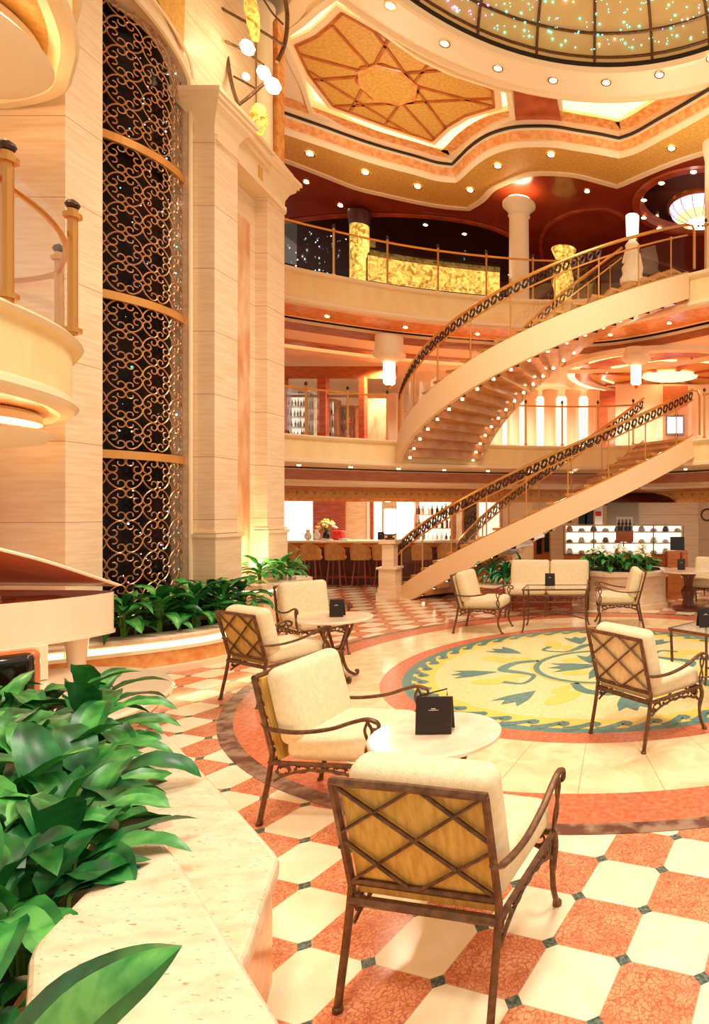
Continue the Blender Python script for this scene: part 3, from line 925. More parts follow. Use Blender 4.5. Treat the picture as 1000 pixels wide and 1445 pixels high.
# wall behind pilasters to their far side, and upper niche
nb = MB()
nb.quad((-6.08, 10.36, 0), (-12, 10.36, 0), (-12, 10.36, 9.6), (-6.08, 10.36, 9.6), 'stone')
nb.quad((-6.05, 9.0, 7.5), (-6.2, 10.4, 7.5), (-6.2, 10.4, 10.1), (-6.05, 9.0, 10.1), 'stone_plain')
struct(nb.build('wall_left_far', smooth=0))
# upper half column and square pier over the second pilaster
uc = thing('upper_column', 'slender cream column standing on the entablature over the far pilaster', 'column', (-5.88, 10.0, 7.55))
c = MB(); c.lathe([(.15, 7.55), (.15, 7.6), (.12, 7.64), (.115, 9.9), (.15, 9.98), (.16, 10.1)], (-5.88, 9.98, 0), 'cream_paint', 20); c.build('shaft', uc, world=True)
uq = MB(); uq.box((-5.92, 10.3, 8.8), (.26, .2, 2.5), 'amber_marble'); uq.build('backing_pier', uc, world=True, smooth=0)

# ---------------------------------------------------------------- the bronze scroll screen
scr = thing('scroll_screen', 'tall curved bronze scrollwork screen with gold bands before dark glass', 'screen', (-6.95, 7.95, 0))
SCX, SCY, SR = -6.95, 7.95, 1.0
def on_cyl(s_, z, r=SR):   # s_ = arc length from the left edge of view
    a = radians(-62) + s_ / SR
    return (SCX + r * cos(a), SCY + r * sin(a), z)
def scroll_cell(cx_, cz_, hw, hh):
    """four corner arcs, each rolling into a curl at both ends"""
    out = []
    for q in range(4):
        base = q * pi / 2
        A0, A1, r0 = radians(23), radians(67), .32
        arc = [(cos(A0 + (A1 - A0) * i / 5), sin(A0 + (A1 - A0) * i / 5)) for i in range(6)]
        def curl(A, sg):
            c = (cos(A) * (1 - r0), sin(A) * (1 - r0)); res = []
            for i in range(1, 13):
                t = i / 12; a = A + sg * t * pi * 1.75; r = r0 * (1 - .62 * t)
                res.append((c[0] + r * cos(a), c[1] + r * sin(a)))
            return res
        full = list(reversed(curl(A0, -1))) + arc + curl(A1, 1)
        out.append([(cx_ + hw * (x * cos(base) - y * sin(base)), cz_ + hh * (x * sin(base) + y * cos(base))) for x, y in full])
    return out
BANDS = [2.53, 4.44, 6.35, 8.26]
tiers = [(.55, 2.50), (2.60, 4.40), (4.51, 6.31), (6.42, 8.2)]
CW = .37
for z0, z1 in tiers:
    rows = max(1, round((z1 - z0) / .36)); rh = (z1 - z0) / rows
    mb = MB()
    for c_ in range(7):
        for r_ in range(rows):
            x = (c_ + .5) * CW; z = z0 + (r_ + .5) * rh
            for poly in scroll_cell(x, z, CW * .53, rh * .53):
                mb.tube([on_cyl(a, b) for a, b in poly], .0085, 'screen_bronze', 4, cap=False)
            # small bridging curls above and below
        
    # vertical stiles
    mb.build('scrollwork', scr, world=True)
for zb in BANDS[:3]:
    mb = MB()
    mb.sweep([on_cyl(2.35 * i / 32, 0)[:2] for i in range(33)], [(.02, zb - .055), (-.03, zb - .055), (-.03, zb + .045), (.02, zb + .045)], 'screen_gold')
    tag(mb.build('band', scr, world=True, smooth=0), 'polished gold band')
sp = MB()
for k in range(260):
    s_ = random.uniform(.5, 2.1); z = random.uniform(.9, 8.0)
    s_ = 2.0 - abs(random.gauss(0, .45)) if random.random() < .6 else s_
    mm = random.choice(['star_white'] * 4 + ['star_cyan', 'star_blue', 'star_violet', 'cove_glow'])
    rr = random.choice((.004, .006, .009, .013))
    c = on_cyl(s_, z, .955)
    sp.lathe([(0, -rr), (rr, 0), (0, rr)], c, mm, 5)
tag(sp.build('light_bead', scr, world=True), 'tiny sparkling light beads', kind='stuff')

# ---------------------------------------------------------------- left gallery balconies (middle and upper deck), rounded ends
BL = [(p.x, p.y) for p in spline([(-4.15, 1.0, 0), (-4.25, 2.6, 0), (-4.37, 3.8, 0), (-4.47, 4.45, 0), (-4.66, 5.0, 0), (-4.98, 5.5, 0), (-5.38, 5.9, 0), (-5.8, 6.22, 0), (-6.5, 6.40, 0), (-7.2, 6.42, 0)], 8)]
BLr = BL[::-1]   # away from the lobby must lie to the left of travel
def balcony(name, zt, label, soff):
    mb = MB()
    e = BL   # left of travel = -x side, away from the lobby
    mb.sweep(e, [(.12, zt, 'pale_moulding'), (-.05, zt, 'pale_moulding'), (-.08, zt - .03, 'pale_moulding'), (-.05, zt - .07, 'cream_plaster'), (0, zt - .09, 'cream_plaster'), (0, zt - .5, 'pale_moulding'),
                   (-.03, zt - .53, 'pale_moulding'), (-.05, zt - .58, 'pale_moulding'), (-.02, zt - .62, 'pale_moulding'), (.08, zt - .64, 'pale_moulding'), (.16, zt - .61, soff)], 'cream_plaster')
    flat_poly(mb, e + [(-9.4, 6.42), (-9.4, 1.0)], [], zt - .01, 'stone_plain')
    e2 = off_edge(e, .1)
    flat_poly(mb, e2 + [(-9.4, 6.3), (-9.4, 1.0)], [], zt - .61, soff)
    return struct(mb.build(name, smooth=30), label)
balcony('floor_left_balcony', 3.35, 'rounded cream balcony of the middle deck at the left', 'amber_marble')
balcony('floor_left_upper_balcony', 6.7, 'underside of the rounded upper balcony at the left', 'gold_leaf')
def disc_lamp(z, label, k):
    t = thing('disc_ceiling_lamp', label, 'ceiling lamp', (-5.95, 5.1, z))
    a = MB(); a.lathe([(0, z), (.76, z), (.79, z - .03), (.79, z - .1), (.7, z - .12), (.0, z - .12)], (-5.95, 5.1, 0), 'pale_moulding', 64); a.build('canopy', t, world=True)
    b_2 = MB(); b_2.lathe([(.82, z - .16), (.87, z - .19), (.81, z - .26), (.62, z - .30), (0, z - .33), ], (-5.93, 5.08, 0), 'cream_paint', 64); b_2.lathe([(.74, z - .16), (0, z - .14)], (-5.93, 5.08, 0), 'cream_paint', 64, cap=False)
    b_2.build('diffuser', t, world=True)
    c = MB(); c.ring((-5.95, 5.1), .70, .76, z - .145, 'lamp_warm', 64); tag(c.build('glow_ring', t, world=True, smooth=0), 'glowing warm ring')
disc_lamp(2.73, 'round two-tier disc lamp under the middle balcony at the left', 0)
disc_lamp(6.08, 'large round disc lamp under the upper balcony at the top left', 1)
# wood door beside the pier
dd = MB(); dd.box((-6.93, 6.41, 1.15), (.42, .05, 2.2), 'wood_panel'); dd.box((-6.70, 6.40, 1.15), (.06, .08, 2.3), 'wood'); dd.box((-6.93, 6.40, 2.28), (.5, .1, .07), 'wood')
struct(dd.build('door_1', smooth=0), 'orange-brown wooden door beside the travertine pier')
# pale moulded trim under the upper balcony wall
# ================================================================ two curved flights
def flight(name, label, xc, yc, R, r, f0, f1, z0, D, a, b, nst, rail_start=0.0, ext=None):
    t0 = thing(name, label, 'staircase', (xc + R * cos(f0), yc + R * sin(f0), z0))
    def pt(t, rad, dz=0):
        ph = f0 + (f1 - f0) * t
        return (xc + rad * cos(ph), yc + rad * sin(ph), z0 + D * t + dz)
    NN = 72
    def stringer(rad, th, nm, m):
        mb = MB(); vs = []; fs = []
        for i in range(NN + 1):
            t = i / NN
            bt = -b if z0 > 1 else max(-b, -D * t + .0)
            for rr, dz in ((rad, a), (rad + th, a), (rad + th, bt), (rad, bt)):
                vs.append(pt(t, rr, dz))
        for i in range(NN):
            for k in range(4):
                l = (k + 1) % 4
                fs.append((i * 4 + k, i * 4 + l, i * 4 + 4 + l, i * 4 + 4 + k))
        fs += [(3, 2, 1, 0), (NN * 4, NN * 4 + 1, NN * 4 + 2, NN * 4 + 3)]
        mb.add(vs, fs, m)
        mb.tube([pt(i / NN, rad + th * .5, a + .012) for i in range(NN + 1)], .022, 'brass', 5, flat=.7)
        tag(mb.build(nm, t0, world=True, smooth=50))
    stringer(R - .09, .09, 'stringer', 'stringer_paint')
    stringer(r, .07, 'stringer', 'stringer_paint')
    for k in range(nst):
        t = k / nst; t1 = (k + 1) / nst
        mb = MB()
        zt = z0 + D * (k + 1) / nst
        vs = []
        nseg = 1
        p = []
        for tt in (t - .012, t1 + .004):
            ph = f0 + (f1 - f0) * tt
            for rr in (r + .05, R - .07): p.append((xc + rr * cos(ph), yc + rr * sin(ph)))
        q = [p[0], p[1], p[3], p[2]]
        mb.prism(q, zt - .05, zt, 'travertine', 'brass_rail')
        # riser set back, lit from its nosing
        ph = f0 + (f1 - f0) * (t + .004)
        a1 = (xc + (r + .05) * cos(ph), yc + (r + .05) * sin(ph)); a2 = (xc + (R - .07) * cos(ph), yc + (R - .07) * sin(ph))
        mb.add([(*a1, zt - .05), (*a2, zt - .05), (*a2, zt - D / nst - .04), (*a1, zt - D / nst - .04)], [(0, 1, 2, 3)], 'wood_tread')
        ph1 = f0 + (f1 - f0) * (t1 + .004)
        a3 = (xc + (r + .05) * cos(ph1), yc + (r + .05) * sin(ph1)); a4 = (xc + (R - .07) * cos(ph1), yc + (R - .07) * sin(ph1))
        mb.add([(*a1, zt - .07), (*a2, zt - .07), (*a4, zt - .06), (*a3, zt - .06)], [(0, 1, 2, 3)], 'wood_tread')
        # panelled underside level with the stringers' lower edge
        zl = max(.03, z0 + D * t - b + .12) if z0 < 1 else z0 + D * t - b + .12
        zl2 = max(.03, zl + D / nst)
        mb.add([(*a1, zl), (*a2, zl), (*a4, zl + .01), (*a3, zl + .01), (*a3, zl2), (*a4, zl2)], [(0, 1, 2, 3), (3, 2, 5, 4)], 'wood_tread')
        st_ = mb.build('step', t0, world=True, smooth=0)
        # little lamps under each step
        zu = max(.04, zl - .015)
        for fr_ in (.12, .87):
            lm = MB(); rr = r + (R - r) * fr_; ph = f0 + (f1 - f0) * (t + t1) / 2
            lm.lathe([(.028, 0), (.03, .006), (.0, .010)], (xc + rr * cos(ph), yc + rr * sin(ph), zu), 'lamp_warm', 8)
            lo = lm.build('step_light', st_)
            lo.location = (-t0.location[0], -t0.location[1], -t0.location[2])
            tag(lo, 'small glowing step light')
    # balustrades
    for rad, side in ((R - .045, 0), (r + .035, 1)):
        H1, H2 = .98, .765
        ts = [rail_start + (1 - rail_start) * i / NN for i in range(NN + 1)]
        mb = MB(); mb.tube([pt(t, rad, a + H1) for t in ts], .030, 'brass_rail', 8)
        if side == 0:
            e = pt(1, rad, a + H1); f_ = pt(1, rad, a + .5)
            mb.tube([e, (e[0] + .10, e[1] - .02, e[2] - .03), (e[0] + .14, e[1] - .02, e[2] - .14), (e[0] + .14, e[1] - .02, z0 + D + .1)], .028, 'brass_rail', 8)
        s0_ = pt(rail_start, rad, a + H1); mb.tube([s0_, (s0_[0] - .02, s0_[1] + .06, s0_[2] - .06), (s0_[0] - .02, s0_[1] + .07, s0_[2] - .5), (s0_[0] - .02, s0_[1] + .07, z0 + a + .05)], .026, 'brass_rail', 8)
        mb.build('handrail', t0, world=True)
        mb = MB(); mb.tube([pt(t, rad, a + H2) for t in ts], .018, 'brass_rail', 6)
        mb.build('lower_rail', t0, world=True)
        # scroll frieze between the rails
        mb = MB(); LL_ = (R if side == 0 else r) * abs(f1 - f0); ns_ = int(LL_ * 1.15 / .17)
        span = .93 if side == 0 else 1
        hh = (H1 - H2)
        for k in range(int(ns_ * (.72 if z0 > 1 else 1.0))):
            tc_ = rail_start + (1 - rail_start) * (k + .5) / ns_; wt = (1 - rail_start) / ns_
            for s_ in (1, -1):
                pts = []
                for i in range(13):
                    q = i / 12 * pi * 1.9; rr = (1 - .55 * i / 12)
                    pts.append((tc_ + s_ * wt * .46 * rr * cos(q) * .9, a + (H1 + H2) / 2 + s_ * (hh * .46) * rr * sin(q)))
                mb.tube([pt(u, rad, v) for u, v in pts], .0135, 'bronze_dark', 4, cap=False)
        tag(mb.build('scroll_frieze', t0, world=True), 'dark bronze scroll band below the handrail')
        npost = 9 if side == 0 else 7
        for k in range(npost):
            t = rail_start + (1 - rail_start) * (k + .35) / npost
            mb = MB(); mb.tube([pt(t, rad, a - .02), pt(t, rad, a + H2)], .016, 'brass_rail', 6); mb.tube([pt(t, rad, a + H2 - .03), pt(t, rad, a + H2 + .03)], .028, 'brass_rail', 6)
            mb.build('baluster', t0, world=True)
            ta, tb = t, min(1, t + (1 - rail_start) / npost)
            g = MB(); vs = []; fs = []
            for i in range(5):
                u = ta + .006 + (tb - ta - .012) * i / 4
                vs += [pt(u, rad, a + .06), pt(u, rad, a + H2 - .05)]
            for i in range(4): fs.append((2 * i, 2 * i + 2, 2 * i + 3, 2 * i + 1))
            g.add(vs, fs, 'clear_glass'); g.build('glass_panel', t0, world=True)
    return t0, pt
mat('wood_tread', rgb(216, 156, 92), .25, c2=rgb(190, 124, 62), scale=4, stretch=(1, 1, 1), coat=.4)
up_fl, upt = flight('curved_staircase', 'upper curved cream staircase rising from the middle to the upper deck, underside lit', -1.546, 14.712, 3.702, 1.898, 3.61, 5.599, 3.35, 3.3, .03, .50, 20)
lo_fl, lpt = flight('curved_staircase', 'lower curved cream staircase rising from the marble floor to the middle deck', -1.655, 16.012, 4.385, 2.885, 3.865, 5.516, 0, 3.35, .09, .36, 20)
# newel at the foot of the lower flight
def lantern_post(x, y, z, label, w_=.34, h=1.2, lamp=.5, cat='lamp'):
    t = thing('lantern_newel', label, cat, (x, y, z))
    m1 = MB()
    for zz, e, hh in ((0, .08, .16), (.16, .03, .1)): m1.box((x, y, z + zz + hh / 2), (w_ + e, w_ + e, hh), 'stone_plain')
    m1.box((x, y, z + .26 + (h * .55 - .26) / 2), (w_, w_, h * .55 - .26), 'stone_plain'); m1.box((x, y, z + h * .55), (w_ + .08, w_ + .08, .04), 'stone_plain')
    m1.box((x, y, z + h * .55 + (h * .4) / 2), (w_ * .7, w_ * .7, h * .4), 'stone_plain'); m1.box((x, y, z + h), (w_, w_, .08), 'stone_plain')
    m1.build('pedestal', t, world=True, smooth=0)
    m2 = MB(); m2.lathe([(.09, .04), (.1, .07), (.05, .09), (.05, .12), (.11, .13), (.11, .16)], (x, y, z + h), 'bronze', 16); m2.build('lamp_base', t, world=True)
    m3 = MB(); m3.lathe([(.10, .16), (.12, .2), (.12, .16 + lamp), (.10, .18 + lamp)], (x, y, z + h), 'lamp_shade', 20); tag(m3.build('lamp_shade', t, world=True), 'glowing white cylinder shade')
    return t
p0 = PD(550, 846, 12.65)
lantern_post(p0.x, p0.y, 0, 'stone newel with a glowing cylinder lamp at the foot of the lower staircase')
# ================================================================ glass balustrades of the decks
def balustrade(name, label, edge, z, posts, H=1.0, finial='dark', closed_top=True, mid=False, group=None, post_r=.022, rail=None, Q=None, RH=None):
    t = thing(name, label, 'balustrade', (edge[0][0], edge[0][1], z))
    P = resample(edge, 80)
    mb = MB(); mb.tube([(p.x, p.y, z + (RH or H - .06)) for p in P], .022 if rail is None else rail, 'brass_rail', 6); mb.build('top_rail', t, world=True)
    if mid:
        mb = MB(); mb.tube([(p.x, p.y, z + H - .22) for p in P], .014, 'brass_rail', 6); mb.build('middle_rail', t, world=True)
    if Q is None: Q = resample(edge, posts)
    Q = [Vector(q_) for q_ in Q]; posts = len(Q)
    def nearest(q_): return min(range(80), key=lambda i_: (P[i_] - q_).length)
    for i, p in enumerate(Q):
        mb = MB(); mb.tube([(p.x, p.y, z), (p.x, p.y, z + H)], post_r, 'brass_rail', 8)
        for zz in (.04, H - .06): mb.tube([(p.x, p.y, z + zz - .02), (p.x, p.y, z + zz + .02)], post_r * 1.8, 'brass_rail', 8)
        po = mb.build('post', t, world=True)
        f_ = MB(); f_.lathe([(.012, 0), (post_r * 1.2, .01), (post_r * 1.5, .035), (post_r * 1.2, .06), (.006, .085)], (p.x, p.y, z + H), 'bronze_dark', 10)
        fo = f_.build('finial', po); fo.location = tuple(-c for c in t.location)
        tag(fo, 'dark round finial')
        if i < len(Q) - 1:
            g = MB(); n_ = 8
            ia, ib = nearest(Q[i]), nearest(Q[i + 1]); pr = [P[int(round(ia + (ib - ia) * j / n_))] for j in range(n_ + 1)]
            vs = []; fs = []
            for q in pr: vs += [(q.x, q.y, z + .08), (q.x, q.y, z + H - .09)]
            for j in range(n_): fs.append((2 * j, 2 * j + 2, 2 * j + 3, 2 * j + 1))
            g.add(vs, fs, 'clear_glass'); g.build('glass_panel', t, world=True)
    return t
e3 = off_edge(E3s, .06)
def cut(edge, x0, x1): return [p for p in edge if x0 <= p[0] <= x1]
balustrade('glass_balustrade', 'glass balustrade with brass posts along the upper gallery, left of the staircase', cut(e3, -7.6, -1.0), Z3, 8, 1.0)
balustrade('glass_balustrade', 'glass balustrade of the upper gallery at the far right, past the staircase landing', cut(e3, 1.5, 4.2), Z3, 4, 1.0)
e2 = off_edge(E2s, .06)
balustrade('glass_balustrade', 'glass balustrade of the middle deck in front of the shop windows', cut(e2, -7.6, -4.95), Z2, 5, 1.0, mid=False)
balustrade('glass_balustrade', 'glass balustrade of the middle deck seen between the two staircases', cut(e2, -3.2, .3), Z2, 5, 1.0)
balustrade('glass_balustrade', 'glass balustrade of the middle deck at the right, past the lower staircase', cut(e2, 1.6, 4.2), Z2, 4, 1.0)
bl_ = [p for p in off_edge(BL, .04) if 3.0 < p[1] and p[0] > -6.6]
balustrade('glass_balustrade', 'etched glass balustrade with stout gold posts on the left balcony', bl_, 3.35, 4, 1.08, post_r=.036, rail=.025, RH=.88, Q=[bl_[0], (-4.43, 4.38), (-4.72, 5.22), (-5.65, 6.1)])
# ================================================================ armchairs
mat('leaf_light', rgb(112, 190, 92), .4, c2=rgb(40, 138, 58), scale=10, lo=.4, hi=.62, detail=8)
CH = {}
def make_armchair(kind, label):
    back_m, cush_m, metal = {'gold': ('fabric_gold', 'fabric_cream', 'bronze'), 'sand': ('fabric_sand', 'fabric_cream', 'bronze')}[kind]
    t = thing('armchair', label, 'armchair')
    W = .30
    def bp(u, v):      # back plane: u across 0..1, v down 0..1
        return (-.405 + .115 * v, -W + 2 * W * u, .865 - .44 * v)
    f = MB()
    f.tube([bp(0, 1), bp(0, .5), bp(0, 0)], .016, metal, 6)
    f.tube([bp(1, 1), bp(1, .5), bp(1, 0)], .016, metal, 6)
    f.tube([bp(-.01, 0), bp(.5, -.008), bp(1.01, 0)], .016, metal, 6)
    f.tube([bp(0, .97), bp(1, .97)], .013, metal, 6)
    f.build('back_frame', t)
    la = MB()
    def off(p): return (p[0] - .004, p[1], p[2])
    for (a, b) in (((0, 0), (1, .97)), ((.46, 0), (1, .48)), ((0, .5), (.52, .97)), ((.42, 0), (0, .42)), ((1, .02), (0, .94)), ((1, .55), (.58, .97))):
        la.tube([off(bp(*a)), off(bp((a[0] + b[0]) / 2, (a[1] + b[1]) / 2)), off(bp(*b))], .0105, metal, 6, flat=.7)
    la.build('lattice', t)
    fr = MB()
    for y in (-W, W): fr.tube([(-.30, y, .37), (.32, y, .37)], .014, metal, 6)
    fr.tube([(-.30, -W, .37), (-.30, W, .37)], .022, metal, 6, flat=.8); fr.tube([(.32, -W, .37), (.32, W, .37)], .014, metal, 6)
    fr.build('seat_frame', t)
    for y in (-W, W):
        l = MB(); l.tube(spline([(-.37, y, .012), (-.352, y, .10), (-.318, y, .25), (-.292, y, .40), (-.29, y, .43)], 4), .0155, metal, 8); l.lathe([(.0, 0), (.02, .002), (.02, .016), (.014, .022)], (-.372, y, 0), metal, 10); l.build('leg', t)
        l = MB(); l.tube(spline([(.375, y, .012), (.352, y, .05), (.318, y, .13), (.315, y, .22), (.345, y, .30), (.325, y, .38)], 4), [.014] * 12 + [.018] * 9, metal, 8); l.lathe([(.0, 0), (.022, .002), (.022, .018), (.014, .026)], (.378, y, 0), metal, 10); l.build('leg', t)
        a = MB()
        a.tube(spline([(-.355, y, .60), (-.30, y * 1.06, .575), (-.12, y * 1.10, .565), (.08, y * 1.10, .59), (.22, y * 1.10, .635), (.31, y * 1.10, .655), (.375, y * 1.10, .635), (.375, y * 1.10, .60), (.345, y * 1.10, .60)], 5),
               [.011] * 5 + [.016] * 25 + [.013] * 11, metal, 8, flat=.75)
        # looped support under the front of the arm
        for s_ in (1, -1):
            a.tube(spline([(.31, y * 1.09, .64), (.315 + .022 * s_, y * 1.08, .585), (.315, y * 1.07, .52), (.315 - .02 * s_, y * 1.05, .46), (.32, y, .38)], 4), .0085, metal, 6)
        a.build('arm', t)
    # openwork scroll aprons
    def apron(p0, p1, n):
        a = MB(); p0, p1 = Vector(p0), Vector(p1); d = p1 - p0
        def at(u, z): q = p0 + d * u; return (q.x, q.y, z)
        a.tube([at(i / 16, .265 + .075 * sin(pi * i / 16) ** .7) for i in range(17)], .009, metal, 5)
        for k in range(n):
            c = (k + .5) / n; zc_ = .318 + .03 * sin(pi * c)
            hz = .045 - .022 * sin(pi * c)
            for s_ in (1, -1):
                a.tube([at(c + s_ * (.5 / n) * .85 * (1 - .5 * i / 11) * cos(i / 11 * pi * 1.8), zc_ + hz * (1 - .5 * i / 11) * sin(i / 11 * pi * 1.8) * s_) for i in range(12)], .0065, metal, 4)
        a.build('apron', t)
    apron((-.28, -W, 0), (.30, -W, 0), 5); apron((-.28, W, 0), (.30, W, 0), 5); apron((.32, -W + .02, 0), (.32, W - .02, 0), 5)
    c = MB(); c.rbox((.062, 0, .448), (.59, .565, .15), .06, cush_m, 5, puff=.012)
    c.build('seat_cushion', t, smooth=180)
    R = Matrix.Rotation(-.255, 3, 'Y')
    c = MB(); c.rbox((-.238, 0, .69), (.145, .59, .47), .062, cush_m, 5, puff=.015, rot=R)
    c.build('back_cushion', t, smooth=180)
    p = MB()
    a1, a2, a3, a4 = bp(.03, .02), bp(.97, .02), bp(.97, 1.10), bp(.03, 1.10)
    dx = .012
    p.add([(a[0] + dx, a[1], a[2]) for a in (a1, a2, a3, a4)] + [(a[0] + dx + .02, a[1], a[2]) for a in (a1, a2, a3, a4)],
          [(0, 1, 2, 3), (7, 6, 5, 4), (0, 4, 5, 1), (1, 5, 6, 2), (2, 6, 7, 3), (3, 7, 4, 0)], back_m)
    tag(p.build('back_panel', t, smooth=0), 'golden yellow woven back' if kind == 'gold' else 'pale sand woven back')
    return t
CG = 'bronze lattice armchairs of the lobby'
def place(proto, x, y, deg, label):
    if proto not in CH:
        CH[proto] = make_armchair(proto, label); o = CH[proto]
        o.location = (x, y, 0); o.rotation_euler = (0, 0, radians(deg)); o['group'] = CG
        return o
    return dup(CH[proto], (x, y, 0), radians(deg), label, CG)
place('gold', -.685, 2.55, 78, 'largest armchair, seen from behind, yellow back with bronze diamond lattice')
place('gold', -1.74, 3.84, -6, 'armchair with cream cushions facing right, left of the small round marble table')
place('gold', -3.50, 6.14, 62, 'armchair with yellow latticed back beside the leafy planter, left of the farther round table')
place('sand', -4.0, 7.82, -40, 'cream armchair facing the viewer behind the farther round table')
place('sand', .20, 5.10, 45, 'armchair with pale latticed back standing on the right edge of the mosaic medallion')
place('sand', -2.17, 9.42, -4, 'armchair facing right at the left end of the low glass table by the sofa')
place('sand', -.08, 9.85, 184, 'armchair facing left at the right end of the low glass table by the sofa')
place('sand', 1.62, 11.9, 250, 'latticed armchair at the dining table beyond the octagonal planter')
place('sand', 1.9, 10.5, 95, 'armchair cut by the right edge of the picture, in front of the dining table')

# two-seat sofa
sf = thing('sofa', 'cream two-seat sofa with a bronze frame facing the viewer behind the glass table', 'sofa', (-1.36, 10.95, 0), -pi / 2)
for y in (-.36, .36):
    c = MB(); c.rbox((.04, y, .445), (.64, .70, .16), .06, 'fabric_cream', 4, puff=.01); c.build('seat_cushion', sf, smooth=180)
    c = MB(); c.rbox((-.26, y, .70), (.15, .71, .48), .06, 'fabric_cream', 4, puff=.012, rot=Matrix.Rotation(-.2, 3, 'Y')); c.build('back_cushion', sf, smooth=180)
f = MB()
for x in (-.3, .34): f.tube([(x, -.72, .36), (x, .72, .36)], .018, 'bronze', 6)
for y in (-.72, .72): f.tube([(-.3, y, .36), (.34, y, .36)], .018, 'bronze', 6)
f.tube([(-.3, -.72, .36), (-.39, -.72, .86), (-.39, .72, .86), (-.3, .72, .36)], .016, 'bronze', 6)
f.build('frame', sf)
for x, y in ((-.34, -.7), (-.34, .7), (.36, -.7), (.36, 0), (.36, .7), (-.34, 0)):
    l = MB(); l.tube(spline([(x + .03, y, 0), (x, y, .12), (x - .01, y, .36)], 4), .016, 'bronze', 6); l.build('leg', sf)
for y in (-.74, .74):
    a = MB(); a.tube(spline([(-.34, y, .58), (0, y, .57), (.3, y, .63), (.37, y, .60), (.34, y, .56)], 5), .015, 'bronze', 6); a.tube([(.32, y, .62), (.34, y, .37)], .011, 'bronze', 6); a.build('arm', sf)
a = MB()
for k in range(9):
    y = -.66 + .165 * k
    for s_ in (1, -1): a.tube([(.35, y + s_ * .07 * (1 - .5 * i / 9) * cos(i / 9 * 5), .30 + .045 * (1 - .5 * i / 9) * sin(i / 9 * 5)) for i in range(10)], .007, 'bronze', 4)
a.tube([(.35, -.72, .25), (.35, .72, .25)], .008, 'bronze', 4)
a.build('apron', sf)

# ---------------------------------------------------------------- round tables
def round_table(x, y, R_, z, label, rot=0):
    t = thing('round_table', label, 'table', (x, y, 0), rot)
    m1 = MB(); m1.lathe([(0, z - .03), (R_ - .02, z - .03), (R_, z - .022), (R_, z - .006), (R_ - .01, z), (0, z)], (0, 0, 0), 'tabletop_marble', 48); m1.build('tabletop', t, smooth=30)
    m2 = MB(); m2.tube([(.20 * cos(a), .20 * sin(a), z - .04) for a in [2 * pi * k / 24 for k in range(24)]], .014, 'bronze', 6, closed=True)
    m2.build('top_ring', t); m2 = MB()
    m2.tube([(.075 * cos(a), .075 * sin(a), .33) for a in [2 * pi * k / 16 for k in range(16)]], .014, 'bronze', 6, closed=True)
    m2.build('collar', t)
    for k in range(4):
        a = pi / 4 + k * pi / 2; c_, s_ = cos(a), sin(a)
        l = MB(); l.tube(spline([(.21 * c_, .21 * s_, z - .04), (.16 * c_, .16 * s_, .52), (.075 * c_, .075 * s_, .36), (.07 * c_, .07 * s_, .25), (.12 * c_, .12 * s_, .10), (.21 * c_, .21 * s_, .025), (.25 * c_, .25 * s_, .03), (.25 * c_, .25 * s_, .06), (.225 * c_, .225 * s_, .06)], 5), .016, 'bronze', 7)
        l.build('leg', t)
    return t
TZ = .69
round_table(-.98, 3.18, .335, TZ, 'small round marble-topped table between the two nearest armchairs', .3)
round_table(-3.12, 6.62, .37, TZ, 'farther round marble table with curled bronze legs beside the planter', .2)

def glass_table(x, y, w_, d_, z, rz, label):
    t = thing('glass_table', label, 'table', (x, y, 0), rz)
    m1 = MB(); m1.box((0, 0, z - .006), (w_ - .03, d_ - .03, .01), 'table_glass'); m1.build('glass_top', t, smooth=0)
    m2 = MB()
    c = [(-w_ / 2, -d_ / 2), (w_ / 2, -d_ / 2), (w_ / 2, d_ / 2), (-w_ / 2, d_ / 2)]
    for i in range(4): m2.tube([(*c[i], z - .012), (*c[(i + 1) % 4], z - .012)], .015, 'bronze', 6)
    m2.build('top_frame', t)
    m3 = MB()
    for i in range(4): m3.tube([(c[i][0] * .96, c[i][1] * .96, .2), (0, 0, .26)], .010, 'bronze', 5)
    m3.build('stretcher', t)
    for i in range(4):
        l = MB(); l.tube(spline([(c[i][0] * .97, c[i][1] * .97, z - .02), (c[i][0] * .95, c[i][1] * .95, .4), (c[i][0] * .96, c[i][1] * .96, .12), (c[i][0] * 1.02, c[i][1] * 1.02, 0)], 4), .014, 'bronze', 6); l.build('leg', t)
    return t
glass_table(-1.05, 9.5, .98, .58, .66, .03, 'low glass-topped bronze table in front of the cream sofa')
glass_table(1.02, 5.86, 1.0, .62, .70, radians(-42), 'glass-topped bronze table cut by the right edge beside the latticed armchair')

# black menu folders standing on tables
def menu(x, y, z, rz, label, w_=.145, h=.19, rod=False):
    t = thing('menu_folder', label, 'menu', (x, y, z), rz)
    m1 = MB(); R = Matrix.Rotation(.13, 3, 'X')
    m1.rbox((0, 0, h / 2 + .002), (w_, .012, h), .004, 'black_card', 2, rot=Matrix.Rotation(-.10, 3, 'X')); m1.build('cover', t)
    m2 = MB(); m2.rbox((0, .045, h / 2 + .002), (w_, .010, h), .004, 'black_card', 2, rot=Matrix.Rotation(.28, 3, 'X')); m2.build('back_flap', t)
    m3 = MB(); m3.box((0, -.0085, h * .70), (.022, .0015, .004), 'white_print', rot=Matrix.Rotation(-.10, 3, 'X')); m3.box((0, -.0078, h * .66), (.05, .0015, .002), 'white_print', rot=Matrix.Rotation(-.10, 3, 'X')); m3.build('print', t, smooth=0)
    if rod:
        m4 = MB(); m4.tube([(-w_ / 2, .02, h), (w_ * .33, .03, h + .035), (w_ * .33, .03, h)], .004, 'black_card', 5); m4.build('wire_clip', t)
    return t
menu(-.985, 3.16, TZ, .05, 'black menu folder standing on the nearest round marble table', .185, .19, True)
